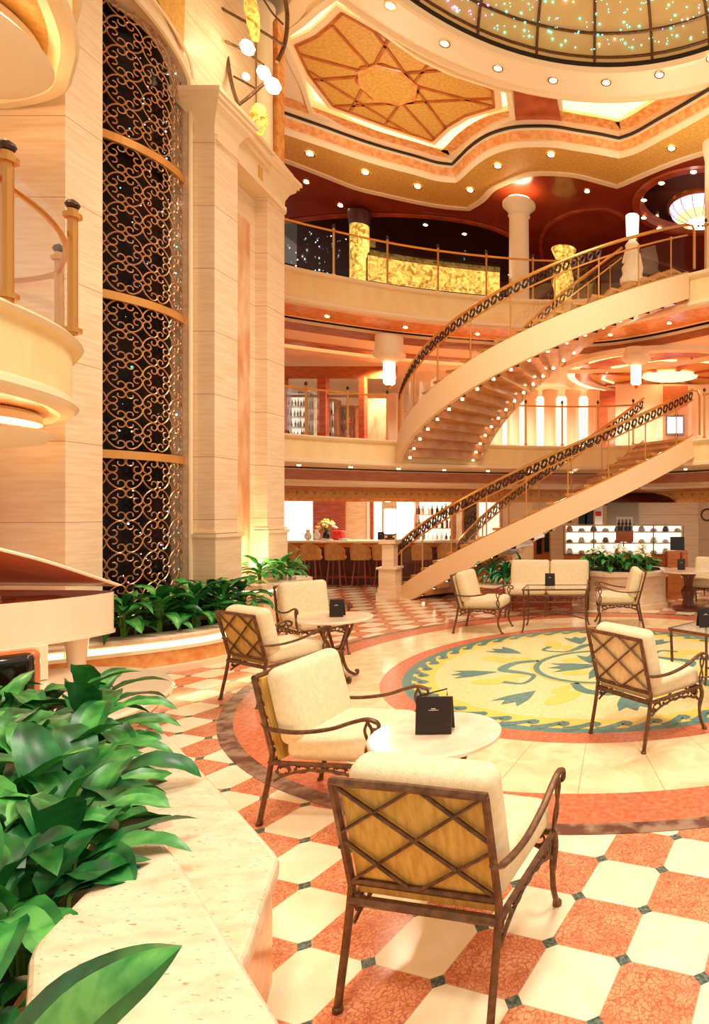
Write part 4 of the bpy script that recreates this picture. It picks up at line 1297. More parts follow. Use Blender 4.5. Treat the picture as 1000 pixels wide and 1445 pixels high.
menu(-3.12, 6.62, TZ, .1, 'black menu folder on the farther round marble table')
menu(-1.16, 9.55, .66, 0, 'black menu folder on the low glass table before the sofa', .15, .2)
menu(.80, 5.98, .70, .3, 'black menu folder on the glass table at the right edge', .14, .19)
menu(1.07, 11.35, .74, 0, 'black menu folder on the dining table beyond the octagonal planter', .14, .2)

# dining table far right
dt = thing('dining_table', 'dining table with dark turned pedestal at the right beyond the planter', 'table', (1.2, 11.35, 0))
m1 = MB(); m1.lathe([(0, .71), (.5, .71), (.5, .74), (0, .74)], (0, 0, 0), 'tabletop_marble', 32); m1.build('tabletop', dt)
m1 = MB(); m1.lathe([(.30, 0), (.30, .05), (.12, .08), (.1, .2), (.15, .35), (.08, .45), (.1, .6), (.2, .71)], (0, 0, 0), 'dark_wood', 20); m1.build('pedestal', dt)
for (x, y, r_, lb) in ((1.15, 13.0, 60, 'dark red wooden dining chair behind the dining table'), (2.0, 13.2, 200, 'dark red wooden dining chair near the stone wall at the far right')):
    t = thing('dining_chair', lb, 'chair', (x, y, 0), radians(r_))
    m1 = MB(); m1.rbox((0, 0, .46), (.44, .44, .07), .03, 'fabric_sand', 3); m1.build('seat', t)
    m1 = MB(); m1.rbox((-.21, 0, .78), (.04, .42, .40), .02, 'red_wood', 3); m1.build('backrest', t)
    for a_ in (-.19, .19):
        for b_ in (-.19, .19):
            m1 = MB(); m1.tube([(a_, b_, 0), (a_, b_, .45)] + ([(a_ - .03, b_, .9)] if a_ < 0 else []), .018, 'red_wood', 6); m1.build('leg', t)
# ================================================================ planters and greenery
def leaf(mb, base, az, L_, W_, rise, droop, m1='leaf', m2='leaf_dark', twist=0, ns=9, m_edge=None, fold=.18):
    """one broad pointed leaf on a short stalk, folded along its midrib"""
    d = Vector((cos(az), sin(az), 0)); up = Vector((0, 0, 1)); sd = Vector((-sin(az), cos(az), 0))
    P = []; p = Vector(base); ang = rise
    for i in range(ns + 1):
        P.append(p.copy())
        p = p + (d * cos(ang) + up * sin(ang)) * (L_ / ns)
        ang -= droop / ns
    vs = []; fs = []; cols = []
    wprof = [0.03 if i == 0 else max(.02, (sin(pi * min(1, (i / ns) ** .82)) ** .75)) for i in range(ns + 1)]
    wprof[-1] = .0
    for i in range(ns + 1):
        w_ = W_ / 2 * wprof[i]
        t = (P[min(i + 1, ns)] - P[max(i - 1, 0)]).normalized()
        nrm = sd.cross(t) * -1
        tw = twist * i / ns
        s2_ = sd * cos(tw) + nrm * sin(tw); n2_ = nrm * cos(tw) - sd * sin(tw)
        wav = .05 * W_ * sin(i * 2.1)
        for u in (-1, -.55, 0, .55, 1):
            vs.append(P[i] + s2_ * (w_ * u) + n2_ * (abs(u) * w_ * fold * 2 + (wav * abs(u) if abs(u) == 1 else 0) * wprof[i]))
    for i in range(ns):
        for k in range(4):
            fs.append((i * 5 + k, i * 5 + k + 1, i * 5 + 6 + k, i * 5 + 5 + k))
    inner = [f for j, f in enumerate(fs) if j % 4 in (1, 2)]; outer = [f for j, f in enumerate(fs) if j % 4 in (0, 3)]
    mb.add(vs, inner, m1); mb.add(vs, outer, m2)

def leafy(name, x, y, z, label, group, n=13, L_=.34, W_=.13, h=.25, seed=0, pal=(('leaf', 'leaf'), ('leaf', 'leaf_dark'), ('leaf_light', 'leaf'), ('leaf_dark', 'leaf_dark')), cat='plant', spread=.10, rise=(.2, 1.25), droop=1.5):
    rnd = random.Random(seed)
    t = thing(name, label, cat, (x, y, z), 0, group)
    st_ = MB(); fo = MB()
    for k in range(n):
        az = 2 * pi * k / n * 2.39996 * 1.0 + rnd.uniform(-.3, .3)
        az = k * 2.39996 + rnd.uniform(-.25, .25)
        q = k / n
        r_ = rnd.uniform(.2, 1) * spread
        hh = h * (.35 + .65 * q) * rnd.uniform(.8, 1.1)
        b0 = (.02 * cos(az), .02 * sin(az), 0); b1 = (r_ * cos(az), r_ * sin(az), hh)
        st_.tube([b0, (b1[0] * .5, b1[1] * .5, hh * .6), b1], .006, 'stem', 5)
        a, b = rnd.choice(pal)
        leaf(fo, b1, az, L_ * rnd.uniform(.75, 1.15), W_ * rnd.uniform(.8, 1.15), rnd.uniform(*rise) * (.5 + .7 * q), droop * rnd.uniform(.7, 1.2), a, b, twist=rnd.uniform(-.5, .5))
    st_.build('stem', t); fo.build('foliage', t, smooth=80)
    return t

# ---------------------------------------------------------------- foreground planter of travertine ledges
def slab(name, pts, z0, z1, label, r=.025):
    """thick ledge with an eased edge"""
    mb = MB(); n = len(pts)
    c = (sum(p[0] for p in pts) / n, sum(p[1] for p in pts) / n)
    def inset(e):
        out = []
        for i in range(n):
            a, b, d = Vector(pts[i - 1]), Vector(pts[i]), Vector(pts[(i + 1) % n])
            t1, t2 = (b - a).normalized(), (d - b).normalized()
            n1, n2 = Vector((-t1.y, t1.x)), Vector((-t2.y, t2.x))
            if n1.dot(Vector(c) - b) < 0: pass
            m = (n1 + n2); k = 1 / max(.35, (1 + n1.dot(n2)) / 2) ** .5
            m = m.normalized() * k
            sgn = 1 if SG > 0 else -1
            out.append((b.x + m.x * e * sgn, b.y + m.y * e * sgn))
        return out
    ar = sum(pts[i][0] * pts[(i + 1) % n][1] - pts[(i + 1) % n][0] * pts[i][1] for i in range(n)); SG = ar
    rings = [(r, z0), (0, z0 + r * .6)] + [(r * (1 - cos(a)), z1 - r + r * sin(a)) for a in (0, pi / 6, pi / 3, pi / 2)]
    pv = None
    for e, z in rings:
        cur = inset(e)
        if pv: band_between(mb, pv[0], pv[1], cur, z, 'travertine')
        pv = (cur, z)
    tris = tessellate_polygon([[Vector((p[0], p[1], 0)) for p in pv[0]]])
    mb.add([(p[0], p[1], z1) for p in pv[0]], [tuple(t) for t in tris], 'travertine')
    b0 = inset(r)
    mb.add([(p[0], p[1], z0) for p in b0], [tuple(t) for t in tessellate_polygon([[Vector((p[0], p[1], 0)) for p in b0]])], 'travertine')
    o = mb.build(name, smooth=35, loc=(c[0], c[1], z0))
    return o
def pz2(x, y, z): p = PZ(x, y, z); return (p.x, p.y)
ZF, ZN = .50, .60
far_pts = [pz2(*q, ZF) for q in ((205, 1030), (235, 1034), (248, 1046), (320, 1122), (388, 1198), (394, 1208), (392, 1216), (372, 1275), (352, 1335), (320, 1400), (200, 1320), (150, 1200), (172, 1120), (168, 1060))]
tag(slab('stone_ledge', far_pts, ZF - .075, ZF, ''), 'farther pale travertine ledge of the foreground planter, angled corner over the floor', 'ledge')
near_pts = [pz2(*q, ZN) for q in ((207, 1163), (222, 1168), (262, 1225), (320, 1318), (402, 1447), (520, 1640), (700, 1960), (-60, 2200), (20, 1600), (38, 1385), (40, 1350), (48, 1330), (120, 1255), (190, 1178))]
tag(slab('stone_ledge', near_pts, ZN - .085, ZN, ''), 'nearest travertine ledge at the bottom left, overlapped by a large leaf', 'ledge')
pw = MB()
def insetc(P_, f):
    c = (sum(p[0] for p in P_) / len(P_), sum(p[1] for p in P_) / len(P_)); return [(c[0] + (p[0] - c[0]) * f, c[1] + (p[1] - c[1]) * f) for p in P_]
bp_ = insetc(far_pts, .93)
pw.prism(bp_, .0, ZF - .12, 'amber_marble'); tag(pw.build('planter_wall', smooth=0), 'amber stone wall under the angled travertine ledge', 'planter wall')
le = MB(); le.prism(insetc(far_pts, .95), ZF - .115, ZF - .082, 'led_strip'); tag(le.build('led_strip', smooth=0), 'glowing light strip tucked under the angled travertine ledge', 'light strip')
pw = MB(); pw.prism(insetc(near_pts, .93), .0, ZN - .09, 'stone_plain'); tag(pw.build('planter_wall', smooth=0), 'stone base under the nearest travertine ledge', 'planter wall')
so = MB(); so.prism([pz2(195, 1040, .42), pz2(215, 1165, .40), pz2(60, 1340, .40), (-1.55, 1.2), (-2.6, 1.2), (-4.2, 2.6), (-4.9, 3.2), (-4.1, 3.55), (-3.5, 4.0)], .02, .36, 'soil', 'stone_plain')
tag(so.build('planter_soil', smooth=0), 'dark soil bed under the foreground leaves', 'soil')
rnd = random.Random(3)
def xmax(d): # inner edge of the ledges
    pts = [(1.5, -1.60), (1.7, -1.68), (2.3, -1.85), (2.7, -2.18), (3.7, -3.05), (4.3, -3.55)]
    for (a, b), (c, e) in zip(pts, pts[1:]):
        if a <= d <= c: return b + (e - b) * (d - a) / (c - a)
    return pts[-1][1]
k = 0
for d, n_ in ((1.95, 2), (2.25, 2), (2.55, 3), (2.85, 3), (3.15, 3), (3.5, 3), (3.85, 3)):
    xm = xmax(d) - .12; x0 = -(950 / 860) * d
    for i in range(n_):
        x = xm + (x0 - xm) * (i + .3) / n_
        hh = .30 + (.05 if d > 3 else -.02)
        leafy('foliage_plant', x + rnd.uniform(-.04, .04), d + rnd.uniform(-.06, .06), .36, 'broad-leaved green plant crowded in the foreground planter', 'leafy plants in the foreground planter',
              n=11, L_=.39, W_=.145, h=hh, seed=100 + k, spread=.09, rise=(.35, 1.35))
        k += 1
# one drooping leaf spray at the lower left under the ledge and the large variegated leaf in front
lf = thing('variegated_leaf', 'large variegated leaf arching over the nearest ledge at the bottom left', 'leaf', (-1.28, 1.18, .55))
q = MB()
a0, a1 = PD(-10, 1500, 1.30), PD(255, 1338, 1.30)
vs = []; fs = []; NS = 14
for i in range(NS + 1):
    t = i / NS
    px = [(-20, 1500), (20, 1440), (80, 1380), (150, 1345), (210, 1331), (257, 1334)]
    u = t * 5; j = min(4, int(u)); f_ = u - j
    up_ = spline([(a, b, 0) for a, b in px], 14)
    T = up_[int(t * (len(up_) - 1))]
    lo_ = spline([(a, b, 0) for a, b in ((60, 1560), (110, 1500), (170, 1440), (210, 1400), (238, 1365), (257, 1335))], 14)
    B = lo_[int(t * (len(lo_) - 1))]
    for w_, dd_ in ((0, 1.34), (.22, 1.31), (.5, 1.28), (.78, 1.27), (1, 1.27)):
        vs.append(tuple(PD(T.x + (B.x - T.x) * w_, T.y + (B.y - T.y) * w_, dd_ - .02 * sin(pi * t)) - Vector(lf.location)))
for i in range(NS):
    for k_ in range(4): fs.append((i * 5 + k_, i * 5 + k_ + 1, i * 5 + 6 + k_, i * 5 + 5 + k_))
q.add(vs, [f for j, f in enumerate(fs) if j % 4 in (0, 3)], 'leaf_dark'); q.add(vs, [f for j, f in enumerate(fs) if j % 4 in (1, 2)], 'leaf_light')
q.build('blade', lf, smooth=80)
q = MB(); e = Vector(PD(-15, 1560, 1.27)) - Vector(lf.location); q.tube([e, e + Vector((-.05, .05, -.2))], .006, 'stem', 6); q.build('stalk', lf)
for i, (x, y) in enumerate(((-1.62, 1.5), (-1.78, 1.72))):
    leafy('foliage_plant', x, y, .36, 'low plant in the corner of the planter, beneath the large variegated leaf', 'corner plants in the foreground planter', n=7, L_=.24, W_=.1, h=.09, seed=300 + i, spread=.05, rise=(.1, .7))

# ---------------------------------------------------------------- curved lit planter by the screen
rim = [(p.x, p.y) for p in spline([(-6.1, 6.25, 0), (-5.76, 6.5, 0), (-5.40, 6.78, 0), (-5.12, 7.05, 0), (-4.92, 7.4, 0), (-4.86, 7.9, 0), (-4.98, 8.4, 0), (-5.2, 8.72, 0)], 6)]
t = thing('curved_planter', 'low curved planter with glowing light strips and orange granite face', 'planter', (-5.3, 7.2, 0))
m1 = MB(); m1.sweep(rim, [(.30, .38), (.30, .42), (0, .42), (-.03, .40), (-.03, .37), (0, .35), (.05, .35)], 'travertine'); m1.build('rim', t, world=True, smooth=30)
m1 = MB(); m1.sweep(rim, [(.05, .35), (.05, .29)], 'led_strip'); tag(m1.build('light_strip', t, world=True, smooth=0), 'glowing strip under the rim')
m1 = MB(); m1.sweep(rim, [(.05, .29, 'pale_moulding'), (-.02, .29, 'pale_moulding'), (-.03, .25, 'amber_marble'), (-.01, .24, 'amber_marble'), (-.01, .08, 'pale_moulding'), (-.05, .07, 'pale_moulding'), (-.05, 0, 'pale_moulding')], 'amber_marble'); m1.build('granite_face', t, world=True, smooth=30)
m1 = MB(); m1.add([(a, b, .36) for a, b in off_edge(rim, .25)] + [(-5.9, 9.2, .36), (-5.95, 6.9, .36)], [tuple(range(len(rim) + 2))], 'soil'); m1.build('soil', t, world=True, smooth=0)
GR = 'leafy plants below the scroll screen'
for i, (x, y) in enumerate(((-5.62, 6.85), (-5.45, 7.15), (-5.28, 7.5), (-5.55, 7.6), (-5.2, 7.9), (-5.5, 8.1), (-5.2, 8.3))):
    leafy('foliage_plant', x, y, .36, 'bright green plant in the curved planter below the scroll screen', GR, n=19, L_=.42, W_=.135, h=.46, seed=500 + i, spread=.07, rise=(.4, 1.2))
# higher box planter
t = thing('box_planter', 'raised stone planter with a flat travertine top below the far pilaster', 'planter', (-5.4, 9.5, 0))
bx = [(-5.85, 8.9), (-5.22, 8.8), (-5.12, 9.3), (-5.08, 9.95), (-5.3, 10.2), (-5.7, 10.2)]
m1 = MB(); m1.prism(insetc(bx, .92), 0, .66, 'stone_plain', bottom=False); m1.build('body', t, world=True, smooth=0)
m1 = MB(); m1.prism(bx, .68, .76, 'travertine'); m1.build('top', t, world=True, smooth=0)
m1 = MB(); m1.prism(insetc(bx, .95), .655, .68, 'led_strip'); m1.build('light_strip', t, world=True, smooth=0)
for i, (x, y) in enumerate(((-5.5, 9.2), (-5.4, 9.6), (-5.45, 9.95))):
    leafy('foliage_plant', x, y, .76, 'light green plant on the raised planter below the far pilaster', 'plants on the raised planter', n=17, L_=.34, W_=.11, h=.26, seed=600 + i, spread=.06, rise=(.3, 1.1), pal=(('leaf_light', 'leaf'), ('leaf', 'leaf_light')))

# ---------------------------------------------------------------- octagonal planter in front of the cafe counter
t = thing('octagonal_planter', 'octagonal stone planter with pale rim between the sofa and the cafe counter', 'planter', (.02, 11.75, 0))
def octo(r, cx_=.02, cy_=11.9): return [(cx_ + r * cos(pi / 8 + pi / 4 * k), cy_ + r * .95 * sin(pi / 8 + pi / 4 * k)) for k in range(8)]
m1 = MB(); m1.prism(octo(.88), 0, .10, 'stone_plain'); m1.prism(octo(.84), .10, .62, 'stone_plain', bottom=False); m1.build('body', t, world=True, smooth=0)
m1 = MB(); band_between(m1, octo(.84), .62, octo(.93), .63, 'travertine'); band_between(m1, octo(.93), .63, octo(.94), .70, 'travertine'); band_between(m1, octo(.94), .70, octo(.74), .71, 'travertine'); m1.build('rim', t, world=True, smooth=0)
m1 = MB(); m1.add([(a, b, .68) for a, b in octo(.75)], [tuple(range(8))], 'soil'); m1.build('soil', t, world=True, smooth=0)
for i in range(9):
    a = pi + pi * (i + .5) / 9; rr = .5 if i % 2 else .33
    leafy('foliage_plant', .02 + rr * cos(a) * 1.25 - .1, 11.9 + rr * sin(a) * .9, .66, 'green plant in the octagonal planter', 'green plants in the octagonal planter', n=13, L_=.32, W_=.12, h=.30, seed=700 + i, spread=.08, pal=(('leaf', 'leaf_dark'), ('leaf_teal', 'leaf'), ('leaf_light', 'leaf')), rise=(.3, 1.1))
HY_ = [(-.55, 11.35, .98), (-.28, 11.25, .93), (-.02, 11.2, 1.0), (.25, 11.25, .95), (.42, 11.35, .90), (-.12, 11.45, 1.05), (.34, 11.5, 1.04), (-.42, 11.5, 1.03)]
fl0 = None
for i, (x, y, z) in enumerate(HY_):
    if fl0 is None:
        fl0 = thing('white_hydrangea', '', 'flower', (x, y, z - .22), 0, 'white flower heads in the octagonal planter')
        fl0['label'] = 'round cream-white flower head in the octagonal planter'
        m1 = MB(); r_ = random.Random(4)
        for _ in range(46):
            v = Vector((r_.gauss(0, 1), r_.gauss(0, 1), abs(r_.gauss(0, 1)) * .9 - .2)).normalized() * .075
            m1.lathe([(0, -.012), (.022, 0), (0, .014)], (v.x, v.y, v.z + .3), 'white_flower', 5)
        m1.build('bloom', fl0); m1 = MB(); m1.tube([(0, 0, 0), (0, 0, .28)], .005, 'stem', 5); m1.build('stem', fl0)
    else: dup(fl0, (x, y - .08, z - .20))
# low curved planter under the staircase with blue-green spiky plants
t = thing('low_planter', 'low curved planter left of the sofa holding blue-green spiky plants', 'planter', (-2.4, 11.6, 0))
cp = [(p.x, p.y) for p in spline([(-3.0, 12.1, 0), (-2.75, 11.75, 0), (-2.3, 11.55, 0), (-1.7, 11.6, 0), (-1.0, 11.75, 0)], 5)]
m1 = MB(); m1.sweep(cp, [(.3, .42, 'travertine'), (-.03, .42, 'travertine'), (-.04, .37, 'travertine'), (0, .36, 'wood_panel'), (0, 0, 'wood_panel')], 'travertine'); m1.build('wall', t, world=True, smooth=30)
m1 = MB(); m1.add([(a, b, .36) for a, b in off_edge(cp, .2)] + [(-1.0, 12.4, .36), (-2.9, 12.5, .36)], [tuple(range(len(cp) + 2))], 'soil'); m1.build('soil', t, world=True, smooth=0)
for i, (x, y) in enumerate(((-2.6, 12.05), (-2.3, 11.9), (-2.0, 11.95), (-2.35, 12.25))):
    leafy('spiky_plant', x, y, .36, 'blue-green plant with narrow arching leaves left of the sofa', 'blue-green plants in the low planter', n=30, L_=.52, W_=.055, h=.34, seed=800 + i, spread=.05, pal=(('leaf_teal', 'leaf_teal'), ('leaf_teal', 'leaf')), rise=(.7, 1.4), droop=2.2)
# ================================================================ platform, piano and case
pf = MB(); pf.lathe([(.90, 0), (.95, .02), (1.10, .14), (1.23, .28), (1.25, .325), (1.23, .35), (0, .352)], (0, 0, 0), 'piano_white', 72)
o = pf.build('round_platform', smooth=50); o.location = (-4.95, 4.62, 0)
tag(o, 'glossy round cream stone platform beneath the white grand piano', 'platform')
pn = thing('grand_piano', 'white grand piano with raised lid on the round platform at the left', 'piano', (-5.6, 5.4, .35))
near = spline([(-6.9, 4.2, 0), (-6.1, 4.55, 0), (-5.55, 4.95, 0), (-5.2, 5.32, 0), (-5.03, 5.66, 0), (-4.99, 5.93, 0), (-5.05, 6.04, 0)], 8)
body = [(p.x, p.y) for p in near] + [(-5.3, 6.12), (-6.9, 6.2)]
m1 = MB(); n = len(body)
band_between(m1, body, .66, body, 1.05, 'piano_white')
inn = insetc(body, .97); band_between(m1, body, 1.05, inn, 1.05, 'piano_white'); band_between(m1, inn, 1.05, inn, .98, 'piano_inside')
m1.add([(a, b, .66) for a, b in body], [tuple(t_) for t_ in tessellate_polygon([[Vector((a, b, 0)) for a, b in body]])], 'piano_white')
m1.build('rim', pn, world=True, smooth=40)
m1 = MB(); m1.sweep(body[:-2], [(.02, .655), (-.012, .655), (-.012, .68), (.0, .68)], 'piano_white'); m1.build('bottom_moulding', pn, world=True)
m1 = MB(); m1.add([(a, b, .975) for a, b in inn], [tuple(t_) for t_ in tessellate_polygon([[Vector((a, b, 0)) for a, b in inn]])], 'piano_inside'); m1.build('soundboard', pn, world=True, smooth=0)
m1 = MB()
for k in range(14): m1.tube([(-6.6 + .03 * k, 4.55 + .11 * k, 1.0), (-5.3 - .03 * k, 5.9 + .015 * k, 1.0)], .004, 'chrome', 4)
m1.build('strings', pn, world=True)
# lid, hinged along the far side and raised
free = spline([(-5.0, 6.02, 1.10), (-5.06, 5.72, 1.24), (-5.2, 5.42, 1.40), (-5.5, 5.15, 1.56), (-5.9, 4.9, 1.72), (-6.7, 4.5, 1.98)], 6)
hin = [Vector((-5.06 - 1.84 * i / (len(free) - 1), 6.08 + .1 * i / (len(free) - 1), 1.09)) for i in range(len(free))]
m1 = MB(); th = Vector((0, .012, .022)); N = len(free); vs = []
for a, b in zip(free, hin): vs += [a, b, a + th, b + th]
fs1 = [(4 * i, 4 * i + 1, 4 * i + 5, 4 * i + 4) for i in range(N - 1)]
fs2 = [(4 * i + 2, 4 * i + 6, 4 * i + 7, 4 * i + 3) for i in range(N - 1)] + [(4 * i, 4 * i + 4, 4 * i + 6, 4 * i + 2) for i in range(N - 1)] + [(0, 2, 3, 1)]
m1.add(vs, fs1, 'piano_inside'); m1.add(vs, fs2, 'piano_white')  # orange reflection on the lid's underside is put into its colour
m1.tube([p + th * .5 for p in free], .016, 'piano_white', 6)
tag(m1.build('lid', pn, world=True, smooth=30), 'raised lid with polished underside coloured orange as if reflecting')
m1 = MB(); m1.tube([(-5.55, 5.35, 1.0), (-5.85, 5.3, 1.52)], .014, 'piano_white', 6); m1.build('lid_prop', pn, world=True)
m1 = MB(); m1.box((-5.75, 5.2, 1.06), (.55, .3, .03), 'piano_white', .5); m1.box((-5.5, 5.42, 1.04), (.05, .3, .05), 'chrome', .5); m1.build('music_desk', pn, world=True, smooth=0)
for x, y in ((-5.55, 5.25), (-5.25, 5.85), (-6.6, 4.6)):
    m1 = MB(); zb = .352 if (x + 4.95) ** 2 + (y - 4.62) ** 2 < 1.1 ** 2 else 0
    m1.lathe([(.05, zb), (.05, zb + .05), (.045, zb + .06), (.09, .6), (.12, .655)], (x, y, 0), 'piano_white', 20); m1.build('leg', pn, world=True)
m1 = MB(); m1.prism([(-5.4, 4.98), (-5.08, 5.38), (-5.15, 5.45), (-5.5, 5.05)], .36, .66, 'piano_white'); m1.build('side_panel', pn, world=True, smooth=0)
bc = thing('black_case', 'glossy black case with rounded corner standing in front of the piano', 'case', (-4.55, 4.2, .352))
m1 = MB(); m1.rbox((-4.60, 4.33, .58), (.60, .26, .45), .05, 'black_lacquer', 4, rz=pi / 4); m1.build('body', bc, world=True)
m1 = MB(); m1.rbox((-4.62, 4.37, .585), (.63, .22, .46), .05, 'piano_inside', 4, rz=pi / 4); m1.build('back_shell', bc, world=True)
# ================================================================ ground deck: bar, shelves, cafe counter
YB = 15.35
bar = thing('bar_counter', 'long dark red wooden bar counter with pale top behind the tan stools', 'bar counter', (-6.4, YB, 0))
m1 = MB(); m1.box((-6.4, YB, .52), (5.4, .5, 1.04), 'dark_wood'); m1.build('body', bar, world=True, smooth=0)
m1 = MB(); m1.rbox((-6.4, YB - .05, 1.07), (5.6, .75, .07), .03, 'tabletop_marble', 3); m1.rbox((-6.4, YB - .30, .98), (5.5, .14, .09), .03, 'wood', 3); m1.build('top', bar, world=True)
m1 = MB(); m1.tube([(-9.0, YB - .34, .2), (-3.8, YB - .34, .2)], .02, 'brass', 6); m1.build('foot_rail', bar, world=True)
s0 = None
for i, px in enumerate((411, 440, 474, 510, 541, 596, 632)):
    x = (px - 880) * 14.7 / 860
    if s0 is None:
        s0 = thing('bar_stool', 'tan rounded-back bar stool with red wooden legs, leftmost of the row', 'stool', (x, 14.72, 0), 0, 'tan bar stools along the bar')
        m1 = MB(); vs = []; fs = []
        NA, NZ = 13, 6
        for k in range(NA):
            a = radians(200) + radians(140) * k / (NA - 1)
            e = abs(k - 6) / 6
            for j in range(NZ):
                z = .66 + (.40 - .16 * e ** 2) * j / (NZ - 1)
                r_ = .255 + .02 * j / NZ
                vs.append((r_ * cos(a), r_ * sin(a) * .95, z))
            for j in range(NZ):
                z = 1.06 - .16 * e ** 2 - (.40 - .16 * e ** 2) * j / (NZ - 1)
                vs.append(((.215) * cos(a), .215 * sin(a) * .95, z))
        T = 2 * NZ
        for k in range(NA - 1):
            for j in range(T): fs.append((k * T + j, (k + 1) * T + j, (k + 1) * T + (j + 1) % T, k * T + (j + 1) % T))
        fs += [tuple(range(T)), tuple((NA - 1) * T + j for j in range(T - 1, -1, -1))]
        m1.add(vs, fs, 'leather_tan'); m1.build('backrest', s0, smooth=70)
        m1 = MB(); m1.lathe([(0, .66), (.2, .66), (.225, .69), (.22, .74), (.18, .765), (0, .77)], (0, 0, 0), 'leather_tan', 20); m1.build('seat', s0)
        for a in (45, 135, 225, 315):
            c_, s_ = cos(radians(a)), sin(radians(a)); m1 = MB(); m1.tube([(.24 * c_, .24 * s_, 0), (.16 * c_, .16 * s_, .67)], .018, 'red_wood', 6); m1.build('leg', s0)
        m1 = MB(); m1.tube([(.215 * cos(radians(a)), .215 * sin(radians(a)), .25) for a in (45, 135, 225, 315)], .012, 'red_wood', 6, closed=True); m1.build('foot_ring', s0)
    else:
        lb = ['', 'tan bar stool in front of the bar below the yellow flowers, second of the row', 'tan bar stool third from the left at the bar', 'tan bar stool fourth from the left at the bar', 'tan bar stool partly hidden behind the stone newel',
              'tan bar stool seen through the lower staircase railing, nearer the newel', 'tan bar stool seen through the lower staircase railing, farther from the newel'][i]
        dup(s0, (x, 14.72, 0), radians(random.uniform(-8, 8)), lb)
def on_bar(px): return ((px - 880) * 15.3 / 860, 15.3, 1.107)
# flowers and small things on the bar
x, y, z = on_bar(460)
t = thing('flower_vase', 'dark vase with a bunch of yellow flowers standing on the bar', 'vase', (x, y, z))
m1 = MB(); m1.lathe([(.05, 0), (.09, .06), (.08, .16), (.05, .2), (.06, .22)], (0, 0, 0), 'tv_black', 16); m1.build('vase', t)
m1 = MB(); r_ = random.Random(5)
for _ in range(34):
    a = r_.uniform(0, 2 * pi); q = r_.uniform(0, 1); m1.lathe([(0, -.04), (.05, 0), (0, .045)], (.26 * q * cos(a), .16 * q * sin(a), .46 - .14 * q * q + r_.uniform(-.04, .04)), r_.choice(['yellow_flower', 'white_flower', 'yellow_flower']), 6)
m1.build('blossoms', t)
m1 = MB()
for k in range(12): leaf(m1, (0, 0, .2), k * 2.4, .22, .05, .9, .9, 'leaf', 'leaf_dark')
m1.build('leaves', t)
for px, lb in ((448, 'white vase on the bar left of the yellow flowers'), (436, 'small white jug near the left end of the bar')):
    x, y, z = on_bar(px); m1 = MB(); m1.lathe([(.04, 0), (.08, .05), (.09, .12), (.04, .2), (.06, .26)], (x, y - .05, z), 'pot_white', 16); tag(m1.build('white_vase', loc=(x, y - .05, z)), lb, 'vase')
x, y, z = on_bar(478); m1 = MB(); m1.rbox((x, y, z + .12), (.28, .2, .24), .06, 'red_paint', 3); tag(m1.build('red_bowl', loc=(x, y, z)), 'bright red container on the bar right of the flowers', 'container')
for px, lb in ((490, 'white plate near the middle of the bar'), (466, 'white plate in front of the yellow flowers')):
    x, y, z = on_bar(px); m1 = MB(); m1.lathe([(0, 0), (.08, 0), (.13, .03), (.12, .03), (0, .01)], (x, y - .2, z), 'pot_white', 20); tag(m1.build('plate', loc=(x, y - .2, z)), lb, 'plate')
x, y, z = on_bar(537); menu(x, y, z, 0, 'black menu folder on the right end of the bar beside the newel', .15, .2)
# wall behind the bar
def wall_item(name, px0, px1, z0, z1, d, m, th=.06, kind=True, label=None, cat=None, group=None):
    x0, x1 = (px0 - 880) * d / 860, (px1 - 880) * d / 860
    m1 = MB(); m1.box(((x0 + x1) / 2, d, (z0 + z1) / 2), (abs(x1 - x0), th, z1 - z0), m)
    o = m1.build(name, smooth=0, loc=((x0 + x1) / 2, d, z0))
    if kind: struct(o, label)
    else: tag(o, label, cat, group)
    return o
# pleated lit curtain at the left
m1 = MB(); x0, x1 = (395 - 880) * 18.4 / 860, (441 - 880) * 18.4 / 860; vs = []; fs = []
for i in range(41):
    x = x0 + (x1 - x0) * i / 40; yy = 18.4 + .04 * sin(i * 1.6); vs += [(x, yy, .8), (x, yy, 2.3)]
for i in range(40): fs.append((2 * i, 2 * i + 2, 2 * i + 3, 2 * i + 1))
m1.add(vs, fs, 'back_glow'); tag(m1.build('pleated_curtain'), 'backlit pleated cream curtain behind the left end of the bar', 'curtain')
wall_item('trim_10', 442, 487, 0, 2.4, 18.4, 'wood_panel')
wall_item('wall_back_bar', 487, 518, 0, 2.4, 18.45, 'stone_plain')
wall_item('trim_11', 518, 522, 0, 2.4, 18.35, 'pot_white')
wall_item('trim_12', 523, 527, 0, 2.4, 18.35, 'wood_panel')
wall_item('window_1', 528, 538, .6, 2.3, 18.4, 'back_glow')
wall_item('wall_back_lit', 560, 585, .3, 2.3, 18.4, 'back_glow')
